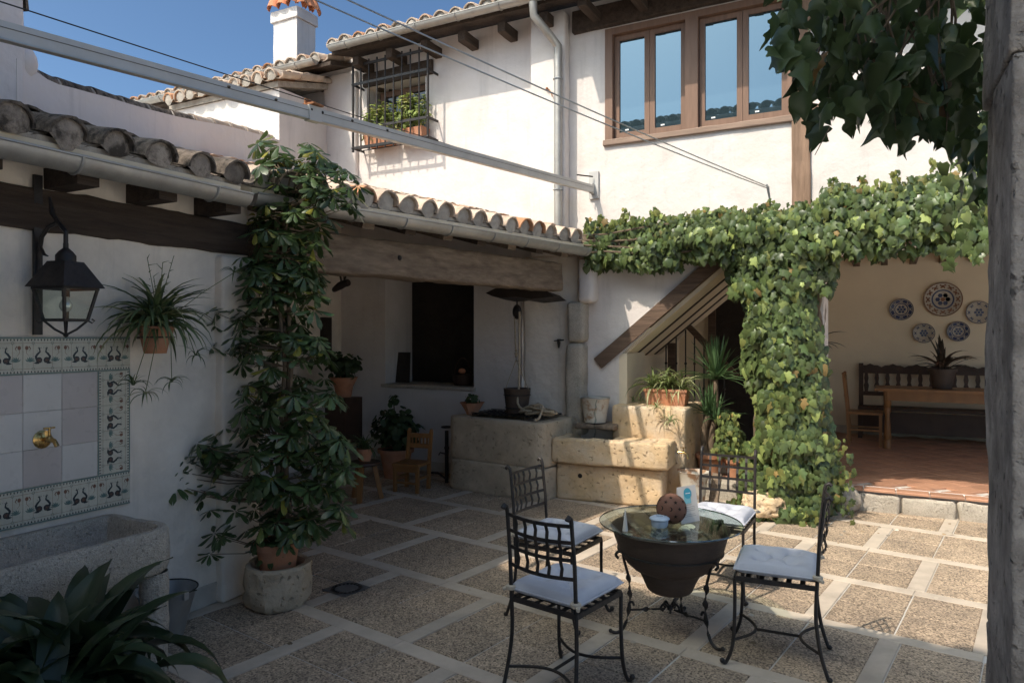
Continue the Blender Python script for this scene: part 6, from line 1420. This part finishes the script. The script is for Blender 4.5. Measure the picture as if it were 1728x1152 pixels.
# ================================================================== TABLE
tx, ty = W2(.905, 4.06); tb_ = thing('clay_bowl_table', 'round glass topped table made of a brown clay basin in a forged iron stand', 'table', (tx, ty, 0))
bprof = [(.001, .238), (.118, .24), (.128, .25), (.150, .30), (.168, .335), (.172, .355), (.185, .362), (.215, .375), (.245, .40), (.275, .44), (.297, .49), (.312, .54), (.325, .585), (.335, .598), (.330, .606), (.318, .60), (.30, .55), (.27, .47), (.22, .42), (.001, .41)]
mb = MB().lathe(bprof, 48, (tx, ty, 0)); mb.v = [tuple(Vector(v) + Vector((noise.noise(Vector(v) * 12) * .004, noise.noise(Vector(v) * 12 + Vector((4, 0, 0))) * .004, noise.noise(Vector(v) * 7) * .003))) for v in mb.v]; mb.build('clay_basin', claym, tb_, True)
for k in range(3): a = R(40 + 120 * k); MB().box(-.03, .03, -.012, .012, 0, .022, Matrix.Translation((tx + .30 * math.cos(a), ty + .30 * math.sin(a), .603)) @ Matrix.Rotation(a, 4, 'Z')).build('glass_pad', iron, tb_)
gt = MB().lathe([(.001, .634), (.40, .634)], 64, (tx, ty, 0)).lathe([(.40, .626), (.001, .626)], 64, (tx, ty, 0)).build('glass_top', glass_m, tb_, True)
MB().lathe([(.40, .626), (.4025, .630), (.40, .634)], 64, (tx, ty, 0)).build('glass_edge', glass_e, gt, True)
def twist(mb, a, b, r0=.006, r1=.02, n=7):
    a, b = Vector(a), Vector(b); d = (b - a).normalized(); s = d.orthogonal().normalized(); u = d.cross(s); vs = []
    for k in range(n + 1):
        t = k / n; wd = r0 + (r1 - r0) * math.sin(math.pi * t); an = math.pi * t; c = a.lerp(b, t); vv = s * math.cos(an) + u * math.sin(an); ww = d.cross(vv); vs += [c + vv * wd, c + ww * .003, c - vv * wd, c - ww * .003]
    return mb.add(vs, [(i * 4 + j, i * 4 + (j + 1) % 4, i * 4 + 4 + (j + 1) % 4, i * 4 + 4 + j) for i in range(n) for j in range(4)])
c0 = Vector((tx, ty, 0)); legdirs = []
for fx, fy in ((1.12, 3.81), (.53, 4.03), (1.06, 4.36)):
    f_ = Vector((*W2(fx, fy), 0)); a = (f_ - c0).normalized(); legdirs.append(a)
    top = c0 + a * .27 + Vector((0, 0, .43)); P = [top + a * .03 + Vector((0, 0, .0)), top + a * .045 + Vector((0, 0, .02)), top + a * .03 + Vector((0, 0, .038)), top + a * .005 + Vector((0, 0, .03)), top + Vector((0, 0, .0)), c0 + a * .245 + Vector((0, 0, .34))]
    lg = MB().tube(spline(P, 4), .008, 7); twist(lg, c0 + a * .245 + Vector((0, 0, .34)), c0 + a * .235 + Vector((0, 0, .25)), .007, .02); twist(lg, c0 + a * .235 + Vector((0, 0, .25)), c0 + a * .235 + Vector((0, 0, .165)), .007, .02)
    twist(lg, c0 + a * .235 + Vector((0, 0, .165)), c0 + a * .255 + Vector((0, 0, .06)), .008, .016)
    lg.tube(spline([c0 + a * .255 + Vector((0, 0, .07)), c0 + a * .275 + Vector((0, 0, .028)), c0 + a * .31 + Vector((0, 0, .008)), c0 + a * .345 + Vector((0, 0, .018))], 4), .009, 7).sphere(tuple(c0 + a * .345 + Vector((0, 0, .02))), .012, 8, 6)
    lg.build('leg', iron, tb_, True)
    s_t = MB(); m0 = c0 + a * .03 + Vector((0, 0, .135)); m1 = c0 + a * .24 + Vector((0, 0, .135)); s_t.tube([m0, m0.lerp(m1, .3)], .006, 6); twist(s_t, m0.lerp(m1, .3), m0.lerp(m1, .62), .006, .018); s_t.tube([m0.lerp(m1, .62), m1], .006, 6)
    s_t.tube(spline([m1, m1 + Vector((0, 0, .035)), m1 - a * .02 + Vector((0, 0, .045)), m1 - a * .03 + Vector((0, 0, .025))], 4), .007, 6).build('stretcher', iron, tb_, True)
ro = MB().sphere((tx, ty, .14), .018, 10, 8)
for k in range(5): a = R(72 * k); v = Vector((math.cos(a), math.sin(a), 0)); ro.tube(spline([c0 + v * .01 + Vector((0, 0, .145)), c0 + v * .035 + Vector((0, 0, .165)), c0 + v * .055 + Vector((0, 0, .14)), c0 + v * .04 + Vector((0, 0, .125))], 4), .007, 6)
ro.build('rosette', iron, tb_, True)
MB().tube([(tx + .295 * math.cos(t), ty + .295 * math.sin(t), .475) for t in np.linspace(0, 6.283, 49)[:-1]], .006, 6, closed=True).build('support_ring', iron, tb_, True)
# dried leaves and pebbles in the basin
dl = thing('dried_leaves', 'dried leaves and pebbles filling the clay basin under the glass', 'dried leaves', (tx, ty, .42)); dl['kind'] = 'stuff'
leafdry = mat('dried_leaf', (.22, .16, .10), .8, .3, 20, rv=.5, c2=(.45, .40, .33), c2p=.4)
mb = MB(); lm = leaf_mesh('leaf', leafdry, ROUND, [.02, .4, .8], .3, .3, 6); lv = [v.co[:] for v in lm.vertices]; lf = [tuple(p.vertices) for p in lm.polygons]
for k in range(240):
    a = rnd(0, 6.28); r_ = .235 * math.sqrt(rnd(0, 1)); mb.add(lv, lf, frame(Vector((tx + r_ * math.cos(a), ty + r_ * math.sin(a), rnd(.50, .56) + r_ * .06)), (rnd(-1, 1), rnd(-1, 1), rnd(-.3, .5)), (rnd(-.5, .5), rnd(-.5, .5), 1), rnd(.03, .07)))
for k in range(60):
    a = rnd(0, 6.28); r_ = .27 * math.sqrt(rnd(0, 1)); mb.sphere((tx + r_ * math.cos(a), ty + r_ * math.sin(a), rnd(.49, .53)), rnd(.012, .028), 8, 6, (1, .8, .7))
mb.lathe([(.001, .485), (.27, .485)], 24, (tx, ty, 0))
ob = mb.build('leaf_fill', leafdry, dl, True); ob['kind'] = 'stuff'; 
# things on the glass
ZG = .6345
def onz(px, py, z): return gp(px, py, z)
q = onz(1113, 888, ZG); ash = thing('ashtray', 'small pale blue enamel ashtray with lid on the glass table', 'ashtray', tuple(q))
MB().lathe([(.001, 0), (.040, 0), (.046, .01), (.048, .036), (.044, .04), (.001, .04)], 28, tuple(q)).build('cup', porcelain, ash, True)
MB().lathe([(.050, .040), (.056, .044), (.054, .050), (.040, .058), (.022, .060), (.018, .053), (.018, .045)], 28, tuple(q)).build('lid', porcelain, ash, True)
# clay ball lantern: stars and moons are flat shapes, hole shade painted dark
q = onz(1132, 886, ZG) + Vector((0, 0, 0)); q = onz(1133, 882, ZG); BR = .085; lan = thing('clay_ball_lantern', 'round brown clay lantern pierced with stars and moons on the glass table', 'lantern', tuple(q)); cc_ = q + Vector((0, 0, BR * .96))
MB().lathe([(BR * math.sin(t), -BR * math.cos(t)) for t in np.linspace(.35, math.pi, 22)] , 40, tuple(cc_)).build('ball', clayball, lan, True)
def onball(lon, lat): 
    d = Vector((math.sin(lon) * math.cos(lat), -math.cos(lon) * math.cos(lat), math.sin(lat))); return frame(cc_ + d * (BR + .0008), Vector((0, 0, 1)) - d * d.z, d)
hole_shade_m = mat('painted_hole_shade', (.02, .012, .008), .9, .1, 5, 0); 
k = 0
for lat in (-.75, -.3, .18, .62, 1.0):
    nn_ = {-.75: 7, -.3: 9, .18: 10, .62: 8, 1.0: 5}[lat]
    for j in range(nn_):
        lon = 2 * math.pi * (j + .5 * (k % 2)) / nn_ + .2; M = onball(lon, lat); mb = MB()
        if (j + k) % 3 == 2:
            P = [(.012 * math.cos(a), .012 * math.sin(a), 0) for a in np.linspace(-1.9, 1.9, 8)] + [(.009 * math.cos(a) - .004 + .000, .0095 * math.sin(a), 0) for a in np.linspace(1.6, -1.6, 8)]
            vs_ = P; mb.add(vs_, [(i, i + 1, 14 - i, 15 - i) for i in range(7)], M)
        else:
            P = [((.013 if i % 2 == 0 else .0052) * math.sin(math.pi * i / 5), (.013 if i % 2 == 0 else .0052) * math.cos(math.pi * i / 5), 0) for i in range(10)]; mb.add([(0, 0, .0002)] + P, [(0, 1 + (i + 1) % 10, 1 + i) for i in range(10)], M)
        mb.build('opening', hole_shade_m, lan)
    k += 1
# menu card, folded tent
a = onz(1150, 884, ZG); b = onz(1181, 878, ZG); mc_ = thing('menu_card', 'white folded card with blue logo standing on the glass table', 'card', tuple((a + b) / 2)); u = (b - a); wd = u.length * 1.0; u.normalize(); n_ = Vector((u.y, -u.x, 0)); H_ = .205
tl = -u * .012 ; up_ = (Vector((0, 0, 1)) * .985 - n_ * .14 + tl * 3.5 ); up_.normalize()
def card(name, s): 
    A, B = a + n_ * (0 if s > 0 else -.055), b + n_ * (0 if s > 0 else -.055); T0, T1 = a + up_ * H_, b + up_ * H_; e = n_ * (.0006)
    return MB().add([A + e, B + e, T1 + e, T0 + e, A - e, B - e, T1 - e, T0 - e], [(0, 1, 2, 3), (7, 6, 5, 4), (0, 4, 5, 1), (1, 5, 6, 2), (2, 6, 7, 3), (3, 7, 4, 0)]).build(name, paper, mc_)
card('front_leaf', 1); card('back_leaf', -1)
MC = Matrix((u, up_, u.cross(up_))).transposed().to_4x4(); MC.translation = a + n_ * .0012
if MC.col[2].xyz.dot(n_) < 0: pass
mb = MB(); W_ = wd
def rect(x0, x1, y0, y1, z=.0006): mb.add([(x0 * W_, y0 * H_, z), (x1 * W_, y0 * H_, z), (x1 * W_, y1 * H_, z), (x0 * W_, y1 * H_, z)], [(0, 1, 2, 3)], MC)
sgn = 1 if MC.col[2].xyz.dot(n_) > 0 else -1
mb.use(blue_l); rect(.30, .66, .52, .78, sgn * .0004); rect(.36, .60, .78, .83, sgn * .0004)
mb.use(blue_d); mb.add([((.52 + .21 * math.cos(t)) * W_, .80 * H_ + .21 * W_ * math.sin(t), sgn * .0008) for t in np.linspace(0, 6.283, 17)[:-1]], [tuple(range(16))], MC)
mb.use(white_p); rect(.40, .66, .79, .81, sgn * .0012)
mb.use(ink)
for (x0, x1, y) in ((.30, .66, .48), (.22, .80, .42), (.22, .80, .32), (.18, .84, .17)): rect(x0, x1, y, y + .008, sgn * .0004)
for x in (.22, .794): rect(x, x + .006, .32, .42, sgn * .0004)
for k in range(9): rect(.26 + .055 * k, .285 + .055 * k, .362, .378, sgn * .0004)
for k in range(11): rect(.20 + .055 * k, .228 + .055 * k, .215, .229, sgn * .0004)
mb.build('print', None, mc_)
# white cone added for a gap of light on the left of the glass
q = onz(1055, 895, ZG); pn_ = thing('light_gap_cone', 'narrow pointed white cone standing in for a gap of light at the left of the glass table top', 'paper', tuple(q)); MB().lathe([(.016, 0), (.001, .125)], 10, tuple(q)).build('cone', paper, pn_, True)

# fallen leaves by the ivy and the step
fl = MB(); lmf = leaf_mesh('leaf', leafdry, ROUND, [.02, .4, .8], .3, .3, 9); lv = [v.co[:] for v in lmf.vertices]; lf = [tuple(p.vertices) for p in lmf.polygons]
for k in range(90):
    x = rnd(-1.4, .9) if k < 60 else rnd(-4.4, 1.0); y = rnd(6.6, 7.6) if k < 60 else rnd(2.8, 7.2)
    if k < 60 and y > 7.55: continue
    fl.add(lv, lf, frame(Vector((x, y, .006)), (rnd(-1, 1), rnd(-1, 1), .05), (rnd(-.3, .3), rnd(-.3, .3), 1), rnd(.012, .04)))
o = fl.build('fallen_leaves', leafdry, None, True); tag(o, 'scattered small fallen leaves on the paving by the ivy and step', 'fallen leaves', kind='stuff')
